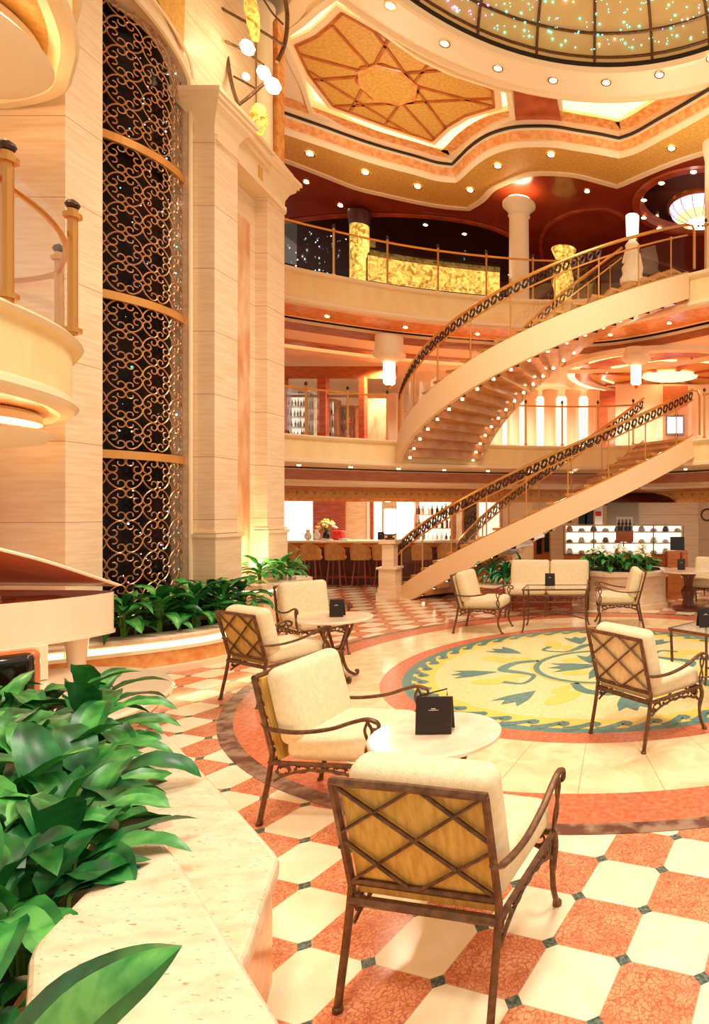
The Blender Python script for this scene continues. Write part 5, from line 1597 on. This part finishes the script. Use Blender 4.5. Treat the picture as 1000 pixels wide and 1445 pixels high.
# backlit bottle shelves
def shelf(px0, px1, z0, z1, d, n, label, gl, glow='back_glow', cols=('leaf_dark', 'dark_wood', 'amber_marble', 'pot_white', 'tv_black'), nb=9, frame='wood'):
    x0, x1 = (px0 - 880) * d / 860, (px1 - 880) * d / 860; w_ = x1 - x0; cx_ = (x0 + x1) / 2
    t = thing('display_shelf', label, 'shelf', (cx_, d, z0))
    zf = (0 if z0 < 3 else 3.35) - z0
    m1 = MB(); m1.box((0, 0, zf / 2), (w_, .34, -zf - .01), frame); m1.build('cabinet', t, smooth=0)
    m1 = MB(); m1.box((0, .16, (z1 - z0) / 2), (w_, .02, z1 - z0), glow); tag(m1.build('lit_back', t, smooth=0), 'glowing back panel')
    m1 = MB()
    for s_ in (-1, 1): m1.box((s_ * w_ / 2, 0, (z1 - z0) / 2), (.05, .34, z1 - z0), frame)
    m1.box((0, 0, z1 - z0), (w_ + .05, .34, .05), frame); m1.build('frame', t, smooth=0)
    for k in range(n):
        z = .02 + (z1 - z0 - .1) * k / n
        m1 = MB(); m1.box((0, 0, z), (w_, .3, .018), frame); m1.build('board', t, smooth=0)
        r_ = random.Random(int(px0) * 7 + k)
        sp_ = (z1 - z0 - .1) / n
        for j in range(nb):
            bx_ = cx_ - w_ / 2 + w_ * (j + .5) / nb + r_.uniform(-.02, .02); h_ = sp_ * r_.uniform(.55, .82); rr = min(.045, w_ / nb * .32)
            b_ = MB(); b_.lathe([(rr, 0), (rr, h_ * .6), (rr * .35, h_ * .76), (rr * .35, h_)], (0, 0, 0), r_.choice(cols), 8)
            o = b_.build('bottle'); o.location = (bx_, d - .04, z0 + z + .01)
            tag(o, gl, 'bottle', gl)
    return t
shelf(588, 640, .9, 2.2, 17.9, 3, 'backlit bottle shelf seen through the railing of the lower staircase', 'bottle on the backlit shelf behind the lower staircase', glow='back_glow', nb=8)
wall_item('window_2', 655, 672, .9, 2.15, 18.2, 'tv_black')
wall_item('trim_13', 652, 655, .8, 2.2, 18.15, 'wood'); wall_item('trim_14', 706, 709, .8, 2.2, 18.15, 'wood')
wall_item('window_3', 676, 704, .8, 2.15, 18.2, 'back_glow')
wall_item('trim_15', 708, 752, 0, 2.3, 18.3, 'cream_paint')
wall_item('trim_16', 754, 776, 0, 1.25, 15.6, 'wood', th=.3)
wall_item('framed_board', 757, 764, .75, 1.35, 15.4, 'tv_black', kind=False, label='small black framed board on the wooden cabinet left of the cafe counter', cat='board')
wall_item('framed_board', 768, 775, .8, 1.3, 15.4, 'tv_black', kind=False, label='second black framed board, nearer the glass display counter', cat='board')
# cafe display counter
cx0, cx1 = (797 - 880) * 15 / 860, (962 - 880) * 15 / 860
t = thing('cafe_counter', 'glass-fronted cafe display counter with lit white shelves', 'counter', ((cx0 + cx1) / 2, 15, 0)); W_ = cx1 - cx0; mx = (cx0 + cx1) / 2
m1 = MB(); m1.box((mx, 15.05, .38), (W_, .7, .76), 'wood'); m1.box((mx, 14.69, .5), (W_, .04, .1), 'wood_panel'); m1.build('base', t, world=True, smooth=0)
m1 = MB(); m1.box((mx, 15.3, 1.1), (W_, .04, .7), 'back_glow'); tag(m1.build('lit_back', t, world=True, smooth=0), 'bright lit back of the display')
for z in (.78, 1.05, 1.32, 1.48):
    m1 = MB(); m1.box((mx, 15.0, z), (W_, .6, .025), 'pot_white' if z > .8 else 'steel_grey'); m1.build('shelf_board', t, world=True, smooth=0)
m1 = MB(); m1.box((mx, 14.7, 1.12), (W_, .01, .68), 'clear_glass'); m1.build('glass_front', t, world=True, smooth=0)
for k in range(5):
    m1 = MB(); m1.box((cx0 + W_ * k / 4, 14.7, 1.12), (.03, .03, .72), 'steel_grey'); m1.build('post', t, world=True, smooth=0)
r_ = random.Random(9)
for k in range(30):
    z = (.795, 1.065, 1.335)[k % 3]; x = cx0 + .12 + (W_ - .24) * (k // 3) / 9
    b_ = MB(); c_ = r_.choice(['pot_white', 'pot_white', 'amber_marble', 'white_flower', 'steel_grey'])
    b_.lathe([(.05, 0), (.1, .015), (.09, .02), (.05, .07 if k % 2 else .12), (0, .08 if k % 2 else .13)], (0, 0, 0), c_, 12)
    o = b_.build('pastry_dish'); o.location = (x, 14.9, z); tag(o, 'small dish of food on the shelves of the cafe display counter', 'dish', 'dishes in the cafe display counter')
# things on top of the counter
x = (881 - 880) * 14.8 / 860
t = thing('bottle_stand', 'wooden stand with upright bottles and a white card on the cafe counter', 'stand', (x, 14.75, 1.09))
m1 = MB(); m1.box((0, 0, .13), (.42, .2, .26), 'wood'); m1.build('box', t, smooth=0)
m1 = MB(); m1.box((0, .08, .42), (.4, .02, .36), 'pot_white'); m1.build('card', t, smooth=0)
for k in range(4):
    m1 = MB(); m1.lathe([(.035, .2), (.035, .42), (.015, .48), (.015, .54)], (-.14 + .09 * k, -.02, 0), 'tv_black', 10); m1.build('bottle', t)
for i, (px, z0_, z1_) in enumerate(((822, 1.5, 1.75), (831, 1.5, 1.95))):
    wall_item('picture_sign', px - 6, px + 6, z0_, z1_, 15.1, 'tv_black', kind=False, label=['small black sign on the left end of the cafe counter', 'taller black sign standing behind the small one on the cafe counter'][i], cat='sign')
wall_item('red_sign', 840, 848, 1.70, 1.82, 15.6, 'red_paint', kind=False, label='small red sign on the pillar behind the cafe counter', cat='sign')
wall_item('trim_17', 839, 850, 0, 2.1, 15.7, 'pot_white')
# hood
x0, x1 = (852 - 880) * 16 / 860, (952 - 880) * 16 / 860
m1 = MB(); m1.add([(x0 + .4, 16, 2.3), (x1 - .3, 16, 2.3), (x1, 15.6, 2.05), (x0, 15.6, 2.05), (x0 + .4, 17, 2.3), (x1 - .3, 17, 2.3), (x1, 17, 2.05), (x0, 17, 2.05)], [(0, 1, 2, 3), (3, 2, 6, 7), (0, 3, 7, 4), (1, 5, 6, 2), (0, 4, 5, 1)], 'dark_wood')
tag(m1.build('range_hood', smooth=0), 'dark trapezoid kitchen hood above the cafe counter', 'hood')
wall_item('wall_cafe', 852, 985, 0, 2.5, 17.3, 'stone')
wall_item('wall_cafe_panel', 856, 900, 1.1, 2.3, 17.2, 'steel_grey')
# round wall ornament at the far right
x, y = (998 - 880) * 17 / 860, 17.1
m1 = MB(); m1.tube([(x + .16 * cos(a), y, 1.72 + .16 * sin(a)) for a in [2 * pi * k / 24 for k in range(24)]], .03, 'bronze', 6, closed=True)
tag(m1.build('round_ornament'), 'round bronze ornament on the striped stone wall at the right edge', 'ornament')
# cafe menu easel near the dining table
x = (955 - 880) * 12.9 / 860
t = thing('cafe_stand', 'dark wooden cafe stand with a black board beside the dining table', 'stand', (x, 12.9, 0))
m1 = MB(); m1.box((0, 0, .5), (.42, .35, 1.0), 'wood'); m1.build('cabinet', t, smooth=0)
m1 = MB(); m1.box((0, -.05, 1.15), (.3, .03, .28), 'tv_black'); m1.build('board', t, smooth=0)

# ================================================================ middle deck
wall_item('trim_20', 395, 560, 5.28, 5.60, 15.9, 'wood')
wall_item('wall_shop', 395, 560, 3.35, 5.3, 18.0, 'cream_paint')
wall_item('trim_21', 450, 462, 3.35, 5.3, 15.8, 'wood_panel', th=.2)
wall_item('trim_22', 508, 516, 3.35, 5.3, 15.8, 'wood_panel', th=.2)
wall_item('trim_23', 395, 404, 3.35, 5.3, 15.8, 'wood_panel', th=.2)
wall_item('trim_24', 404, 508, 4.78, 4.84, 15.8, 'steel_grey')
wall_item('trim_25', 517, 547, 3.35, 4.85, 16.4, 'rose_marble')
wall_item('window_4', 404, 450, 3.4, 5.2, 15.75, 'clear_glass', th=.02)
wall_item('window_5', 462, 508, 3.4, 5.2, 15.75, 'clear_glass', th=.02)
shelf(406, 437, 3.55, 5.1, 17.0, 5, 'bright shop shelf full of glassware behind the middle deck window at the left', 'glass object on the bright shop shelf of the middle deck', cols=('pot_white', 'tv_black', 'steel_grey', 'pot_white', 'dark_tile'), nb=7, frame='steel_grey')
shelf(464, 476, 3.5, 4.9, 17.0, 4, 'narrow shop shelf just right of the first wooden post on the middle deck', 'small item on the narrow shop shelf', cols=('pot_white', 'tv_black', 'steel_grey'), nb=3, frame='steel_grey')
shelf(480, 506, 3.5, 4.7, 16.9, 3, 'shop shelf with dark handbags between the wooden posts on the middle deck', 'dark item on the shop shelf between the posts', glow='cream_paint', cols=('tv_black', 'dark_wood', 'bronze', 'red_wood'), nb=5)
# pale lit back wall with fluted pillars
for i, px in enumerate((652, 676, 700, 724, 748, 776, 808, 838)):
    x = (px - 880) * 18.6 / 860
    m1 = MB(); m1.lathe([(.26, 0), (.26, .1), (.2, .14), (.19, 1.9), (.25, 2.0), (.25, 2.15)], (0, 0, 0), 'cream_paint', 14)
    o = m1.build('pale_column'); o.location = (x, 18.6, 3.35)
    tag(o, 'pale lit column along the back of the middle deck behind the staircases', 'column', 'pale columns at the back of the middle deck')
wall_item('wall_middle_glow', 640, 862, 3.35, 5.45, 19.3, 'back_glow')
wall_item('trim_26', 846, 868, 3.35, 5.3, 17.6, 'wood_panel')
wall_item('wall_middle_right', 868, 1010, 3.35, 5.6, 18.2, 'cream_paint')
wall_item('trim_27', 935, 970, 3.35, 5.5, 17.9, 'wood')
t = thing('television', 'black wall television with a bright bluish screen on the middle deck at the right', 'television', ((952 - 880) * 17.8 / 860, 17.8, 4.33))
m1 = MB(); m1.rbox((0, 0, 0), (.56, .07, .62), .02, 'tv_black', 2); m1.build('casing', t)
m1 = MB(); m1.box((0, -.04, .0), (.44, .01, .46), 'tv_screen'); tag(m1.build('screen', t, smooth=0), 'glowing blue-white screen')
# round coffer under the upper deck
zc3 = Z3 - .935
cf = MB(); C2 = (1.3, 17.4)
cf.lathe([(3.2, zc3 - .005), (3.2, zc3 - .12), (3.0, zc3 - .14), (2.9, zc3 - .06)], (*C2, 0), 'cream_paint', 72, cap=False)
cf.lathe([(2.9, zc3 - .06), (2.72, zc3 - .02), (2.7, zc3 - .06)], (*C2, 0), 'cove_glow', 72, cap=False)
cf.lathe([(2.7, zc3 - .06), (2.3, zc3 - .07), (2.25, zc3 - .03)], (*C2, 0), 'wood', 72, cap=False)
cf.lathe([(2.25, zc3 - .03), (0, zc3 - .02)], (*C2, 0), 'gold_leaf', 72, cap=False)
for k in range(8):
    a = 2 * pi * k / 8 + .2; b = a + 2 * pi / 8
    p, q = (C2[0] + 2.2 * cos(a), C2[1] + 2.2 * sin(a)), (C2[0] + .8 * cos(a), C2[1] + .8 * sin(a))
    cf.box(((p[0] + q[0]) / 2, (p[1] + q[1]) / 2, zc3 - .06), (1.4, .12, .05), 'wood', a)
    am_ = (a + b) / 2
    for rr, dd in ((1.85, .08),):
        cf.tube([(C2[0] + rr * cos(a + .08), C2[1] + rr * sin(a + .08), zc3 - .05), (C2[0] + (rr + .1) * cos(am_), C2[1] + (rr + .1) * sin(am_), zc3 - .05), (C2[0] + rr * cos(b - .08), C2[1] + rr * sin(b - .08), zc3 - .05)], .05, 'cove_glow', 6, flat=.4)
cf.lathe([(.8, zc3 - .05), (0, zc3 - .12)], (*C2, 0), 'cove_glow', 32, cap=False)
struct(cf.build('ceiling_round_coffer', smooth=30), 'round glowing wooden coffer in the middle deck ceiling')
# cylinder lanterns
def lantern(px, ytop, ybot, d, label, cone=True):
    a, b = PD(px, ytop, d), PD(px, ybot, d); h_ = a.z - b.z
    t = thing('cylinder_lantern', label, 'lamp', (a.x, d, b.z))
    m1 = MB(); m1.lathe([(.06, 0), (.125, .05), (.13, h_ - .02), (.1, h_)], (0, 0, 0), 'lamp_shade', 20); tag(m1.build('shade', t), 'glowing white shade')
    m1 = MB(); m1.lathe([(.02, -.08), (.05, -.03), (.06, 0)], (0, 0, 0), 'brass', 12); m1.build('end_cap', t)
    m1 = MB(); m1.lathe([(.1, h_), (.15, h_ + .02), (.34, h_ + .14), (.36, h_ + .2), (.30, h_ + .22), (.30, 5.71 - b.z), (.0, 5.72 - b.z)], (0, 0, 0), 'cream_paint', 24); m1.build('canopy', t)
lantern(549, 512, 544, 13.6, 'glowing white cylinder lantern beside the upper staircase on the middle deck')
lantern(897, 517, 544, 14.6, 'glowing white cylinder lantern under the upper landing at the right')

# ================================================================ upper gallery
WCX, WCY = (732 - 880) * 14.9 / 860, 14.9
t = thing('white_column', 'round cream column with flared lit capital in the upper gallery', 'column', (WCX, WCY, Z3))
m1 = MB(); m1.lathe([(.34, 0), (.34, .1), (.28, .16), (.25, .22), (.235, 2.35), (.27, 2.38), (.24, 2.42)], (0, 0, 0), 'cream_paint', 28); m1.build('shaft', t)
m1 = MB(); m1.lathe([(.24, 2.42), (.28, 2.5), (.36, 2.58), (.40, 2.62), (.40, 2.68), (.36, 2.72), (0, 2.74)], (0, 0, 0), 'cream_paint', 28); m1.build('capital', t)
m1 = MB(); m1.lathe([(.30, 2.745), (.30, 2.77), (0, 2.78)], (0, 0, 0), 'lamp_warm', 24); tag(m1.build('uplight', t), 'glowing uplight on the capital')
t = thing('white_column', 'cream column at the right edge beside the upper landing', 'column', ((1006 - 880) * 12.7 / 860, 12.9, Z3))
m1 = MB(); m1.lathe([(.2, 0), (.2, .1), (.16, .14), (.15, 2.6), (.2, 2.8), (.2, 3.0)], (0, 0, 0), 'cream_paint', 20); m1.build('shaft', t)
t = thing('gold_bar', 'glowing gold onyx counter behind the glass rail of the upper gallery', 'counter', (-4.4, 14.2, Z3))
gb = [p for p in off_edge(E3s, 1.0) if -5.9 < p[0] < -2.9]
m_, nt_, b_ = new_mat('onyx_glow')
N_, L_ = nt_.nodes, nt_.links
tc_ = N_.new('ShaderNodeTexCoord'); no_ = N_.new('ShaderNodeTexNoise'); no_.inputs['Scale'].default_value = 7; no_.inputs['Detail'].default_value = 6; no_.inputs['Distortion'].default_value = 1.5; L_.new(tc_.outputs['Object'], no_.inputs[0])
cr_ = N_.new('ShaderNodeValToRGB'); cr_.color_ramp.elements[0].position = .36; cr_.color_ramp.elements[1].position = .62; cr_.color_ramp.elements[0].color = (.30, .13, .01, 1); cr_.color_ramp.elements[1].color = (1, .70, .14, 1)
L_.new(no_.outputs['Fac'], cr_.inputs[0]); L_.new(cr_.outputs[0], b_.inputs['Base Color']); L_.new(cr_.outputs[0], b_.inputs['Emission Color']); b_.inputs['Emission Strength'].default_value = .7
m1 = MB(); m1.sweep(gb, [(0, Z3 + .38), (-.02, Z3 + .95)], 'onyx_glow'); m1.build('onyx_front', t, world=True)
m1 = MB(); m1.sweep(gb, [(-.06, Z3 + .95), (-.06, Z3 + 1.0), (.4, Z3 + 1.0), (.4, Z3)], 'dark_wood'); m1.sweep(gb, [(0, Z3), (-.03, Z3 + .2), (0, Z3 + .22), (-.03, Z3 + .38), (0, Z3 + .38)], 'dark_wood'); m1.build('casing', t, world=True)
t = thing('gold_column', 'lit golden column standing behind the gold counter of the upper gallery', 'column', ((507 - 880) * 15.9 / 860, 15.9, Z3))
m1 = MB(); m1.lathe([(.24, 0), (.24, 2.7)], (0, 0, 0), 'onyx_glow', 20); m1.build('shaft', t)
m1 = MB(); m1.lathe([(.25, 2.6), (.27, 2.7), (.30, 2.95)], (0, 0, 0), 'dark_wood', 20); m1.build('capital', t)
t = thing('gold_column', 'short golden vase-shaped column seen over the upper staircase rail', 'column', ((795 - 880) * 16.5 / 860, 16.5, Z3))
m1 = MB(); m1.lathe([(.2, 0), (.18, .8), (.3, 1.3), (.2, 1.8), (.22, 2.0), (.34, 2.25), (0, 2.26)], (0, 0, 0), 'onyx_glow', 20); m1.build('shaft', t)
# carved pale figure post with a lamp at the top landing
fx, fy = (892 - 880) * 12.9 / 860, 12.95
t = thing('carved_newel', 'pale carved figure-shaped newel carrying a glowing lamp at the upper landing', 'newel', (fx, fy, Z3))
m1 = MB(); m1.lathe([(.26, 0), (.27, .1), (.21, .18), (.23, .34), (.16, .46), (.17, .60), (.13, .72), (.16, .82), (.10, .9), (.06, .95)], (0, 0, 0), 'cream_paint', 20, sx=1, sy=.8); m1.build('figure', t)
m1 = MB(); m1.tube([(-.2, 0, .45), (-.12, 0, .75), (.08, 0, .98)], .03, 'cream_paint', 6); m1.tube([(.2, 0, .35), (.14, -.05, .62), (-.05, -.05, .80)], .03, 'cream_paint', 6); m1.build('drapery', t)
m1 = MB(); m1.lathe([(.06, 1.0), (.13, 1.04), (.14, 1.45), (.1, 1.47)], (0, 0, 0), 'lamp_shade', 20); tag(m1.build('lamp_shade', t), 'glowing white shade')
# coloured glass ceiling lamp
lx, ly = LAMPC[0] - .0, LAMPC[1] - .1
t = thing('coloured_glass_lamp', 'domed stained glass ceiling lamp with violet rim and amber centre at the upper right', 'ceiling lamp', (lx, ly, 9.5))
m1 = MB()
for k in range(32):
    a0, a1 = 2 * pi * k / 32, 2 * pi * (k + 1) / 32
    for (r0, z0), (r1, z1), mm in (((.80, .02), (.74, -.12), 'shade_violet'), ((.74, -.12), (.62, -.24), 'shade_violet' if k % 2 else 'star_white_soft'), ((.62, -.24), (.35, -.36), 'shade_amber'), ((.35, -.36), (.02, -.42), 'lamp_warm')):
        if mm == 'star_white_soft' and mm not in M: emat('star_white_soft', (1, .9, .85), 1.4)
        m1.add([(r0 * cos(a0), r0 * sin(a0), z0), (r0 * cos(a1), r0 * sin(a1), z0), (r1 * cos(a1), r1 * sin(a1), z1), (r1 * cos(a0), r1 * sin(a0), z1)], [(0, 1, 2, 3)], mm)
m1.build('shade', t, smooth=60)
for k in range(16):
    a = 2 * pi * k / 16; m1 = MB(); m1.tube([(r_ * cos(a), r_ * sin(a), z) for r_, z in ((.81, .02), (.75, -.125), (.63, -.245), (.36, -.365), (.03, -.425))], .008, 'bronze_dark', 4); m1.build('lead_line', t)
m1 = MB(); m1.lathe([(.80, .0), (.86, .03), (.86, .1), (.8, .12)], (0, 0, 0), 'brass', 48, cap=False); m1.build('rim', t)
# glowing dots put in for sparkles reflected in the gallery's glass rail
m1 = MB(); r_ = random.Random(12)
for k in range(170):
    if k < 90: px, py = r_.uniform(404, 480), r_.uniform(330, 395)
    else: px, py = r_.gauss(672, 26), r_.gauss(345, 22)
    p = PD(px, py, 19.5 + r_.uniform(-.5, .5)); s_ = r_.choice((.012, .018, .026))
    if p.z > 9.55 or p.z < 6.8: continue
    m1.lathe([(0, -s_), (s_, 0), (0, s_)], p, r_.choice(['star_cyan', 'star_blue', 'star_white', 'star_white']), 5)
tag(m1.build('sparkle_reflection'), 'tiny blue and white glints imitating reflections over the dark upper gallery', 'star lights', kind='stuff')  # glowing dots standing in for glass rail reflections, not star lights
# dark furniture blocks of the bar lounge
wall_item('trim_28', 700, 1010, 6.65, 8.2, 19.8, 'red_wood')

# ================================================================ recessed lamps
dl = None
def downlight(p, label, group, s=1.0):
    global dl
    if dl is None:
        dl = thing('downlight', label, 'ceiling light', tuple(p), 0, group)
        m1 = MB(); m1.lathe([(.07, 0), (.085, -.012), (.065, -.014), (.055, 0)], (0, 0, 0), 'brass', 16, cap=False); m1.build('trim_ring', dl)
        m1 = MB(); m1.lathe([(.056, -.004), (.045, -.018), (0, -.024)], (0, 0, 0), 'lamp_warm', 14, cap=False); tag(m1.build('bulb', dl), 'bright warm bulb')
        dl.scale = (s, s, s); return dl
    return dup(dl, tuple(p), 0, label, group, scale=s)
G1 = 'downlights in the golden soffit'; G2 = 'downlights in the cream ring around the dome'; G3 = 'downlights in the dark red gallery ceiling'; G4 = 'downlights under the upper deck edge'; G5 = 'downlights under the middle deck edge'
for x, y in ((437, 217), (515, 243), (589, 263), (663, 268), (702, 234), (777, 218), (947, 209)): downlight(PZ(x, y, ZS + .0), 'bright downlight in the golden soffit of the wavy ceiling edge', G1, 1.25)
for k in range(14):
    a = radians(18 + 24 * k / 1.0 * .62)
for x, y in ((550, 8), (627, 61), (702, 96), (780, 113), (855, 116), (930, 105), (1003, 82)): downlight(PZ(x, y, ZC - .125), 'bright downlight in the cream ring around the glass dome', G2, 1.15)
for x, y in ((432, 257), (600, 317), (655, 330), (828, 270), (480, 290)): downlight(PZ(x, y, ZS + .085), 'small downlight in the dark red ceiling of the upper gallery', G3, 1.0)
for x, y in ((978, 242), (933, 258), (908, 282), (908, 307), (930, 322)): 
    p = PZ(x, y, ZS + .035); downlight(p, 'downlight in the wooden ring around the coloured glass lamp', 'downlights around the coloured glass lamp', 1.2)
def along(edge, o, n, z, lab, g, x0, x1, s=1):
    P_ = [p for p in off_edge(edge, o) if x0 < p[0] < x1]
    for p in resample(P_, n): downlight((p.x, p.y, z), lab, g, s)
along(E3s, .5, 9, Z3 - .705, 'small downlight under the edge of the upper deck', G4, -7.6, 3.6, .9)
along(E2s, .45, 14, Z2 - .575, 'small downlight under the edge of the middle deck', G5, -7.6, 3.6, .8)

# ================================================================ hoop lamp sculpture at the upper left
hl = thing('hoop_lamp', 'wall lamp of bronze hoops with dazzling bulbs and yellow glass, upper left', 'wall lamp', tuple(PD(350, 90, 9.0)))
def pp(x, y, d=9.0): return PD(x, y, d)
for pts, r_ in (([(303, -30), (312, 10), (318, 60), (326, 115), (336, 148)], .028), ([(336, 148), (352, 136), (372, 118)], .022), ([(309, 10), (345, 30), (372, 46), (399, 63)], .02), ([(318, 58), (345, 72), (372, 92)], .018),
                 ([(398, -20), (405, 20), (402, 60), (391, 88)], .03), ([(330, 108), (345, 116), (362, 126)], .016), ([(366, -10), (384, 18), (399, 34)], .016)):
    dd = [9.0 + .25 * sin(i) for i in range(len(pts))]
    m1 = MB(); m1.tube(spline([PD(x, y, d) for (x, y), d in zip(pts, dd)], 5), r_, 'bronze', 6); m1.build('bar', hl, world=True)
for x, y, s_ in ((349, 67, .10), (372, 103, .095), (385, 121, .11), (347, 108, .05)):
    m1 = MB(); p = PD(x, y, 8.95); m1.lathe([(0, -s_), (s_ * .7, -s_ * .7), (s_, 0), (s_ * .7, s_ * .7), (0, s_)], p, 'lamp_warm', 14); tag(m1.build('bulb', hl, world=True), 'dazzling bulb')
for (x0, y0, x1, y1, w_) in ((352, -10, 360, 56, .10), (366, 150, 364, 188, .12)):
    m1 = MB(); a, b = PD(x0, y0, 9.15), PD(x1, y1, 9.15)
    m1.tube([a.lerp(b, i / 8) for i in range(9)], [w_ * (.5 + .5 * sin(pi * (i + 1) / 9)) for i in range(9)], 'onyx_glow', 12); tag(m1.build('glass_shade', hl, world=True), 'yellow mottled glass')
for i, (x, y, d, pw_) in enumerate(((349, 67, 8.6, 4), (385, 121, 8.6, 4))):
    p = PD(x, y, d); point('hoop_lamp_light', p, pw_)
# warm lamp light at some fittings
point('bar_light', (-6.5, 16.8, 1.9), 40)
point('uplight', (-5.62, 9.3, 1.15), 16)
spot('left_balcony_light', (-5.2, 4.9, 5.6), 30, ang=150)
spot('left_disc_light', (-5.3, 4.6, 2.3), 25, ang=160)
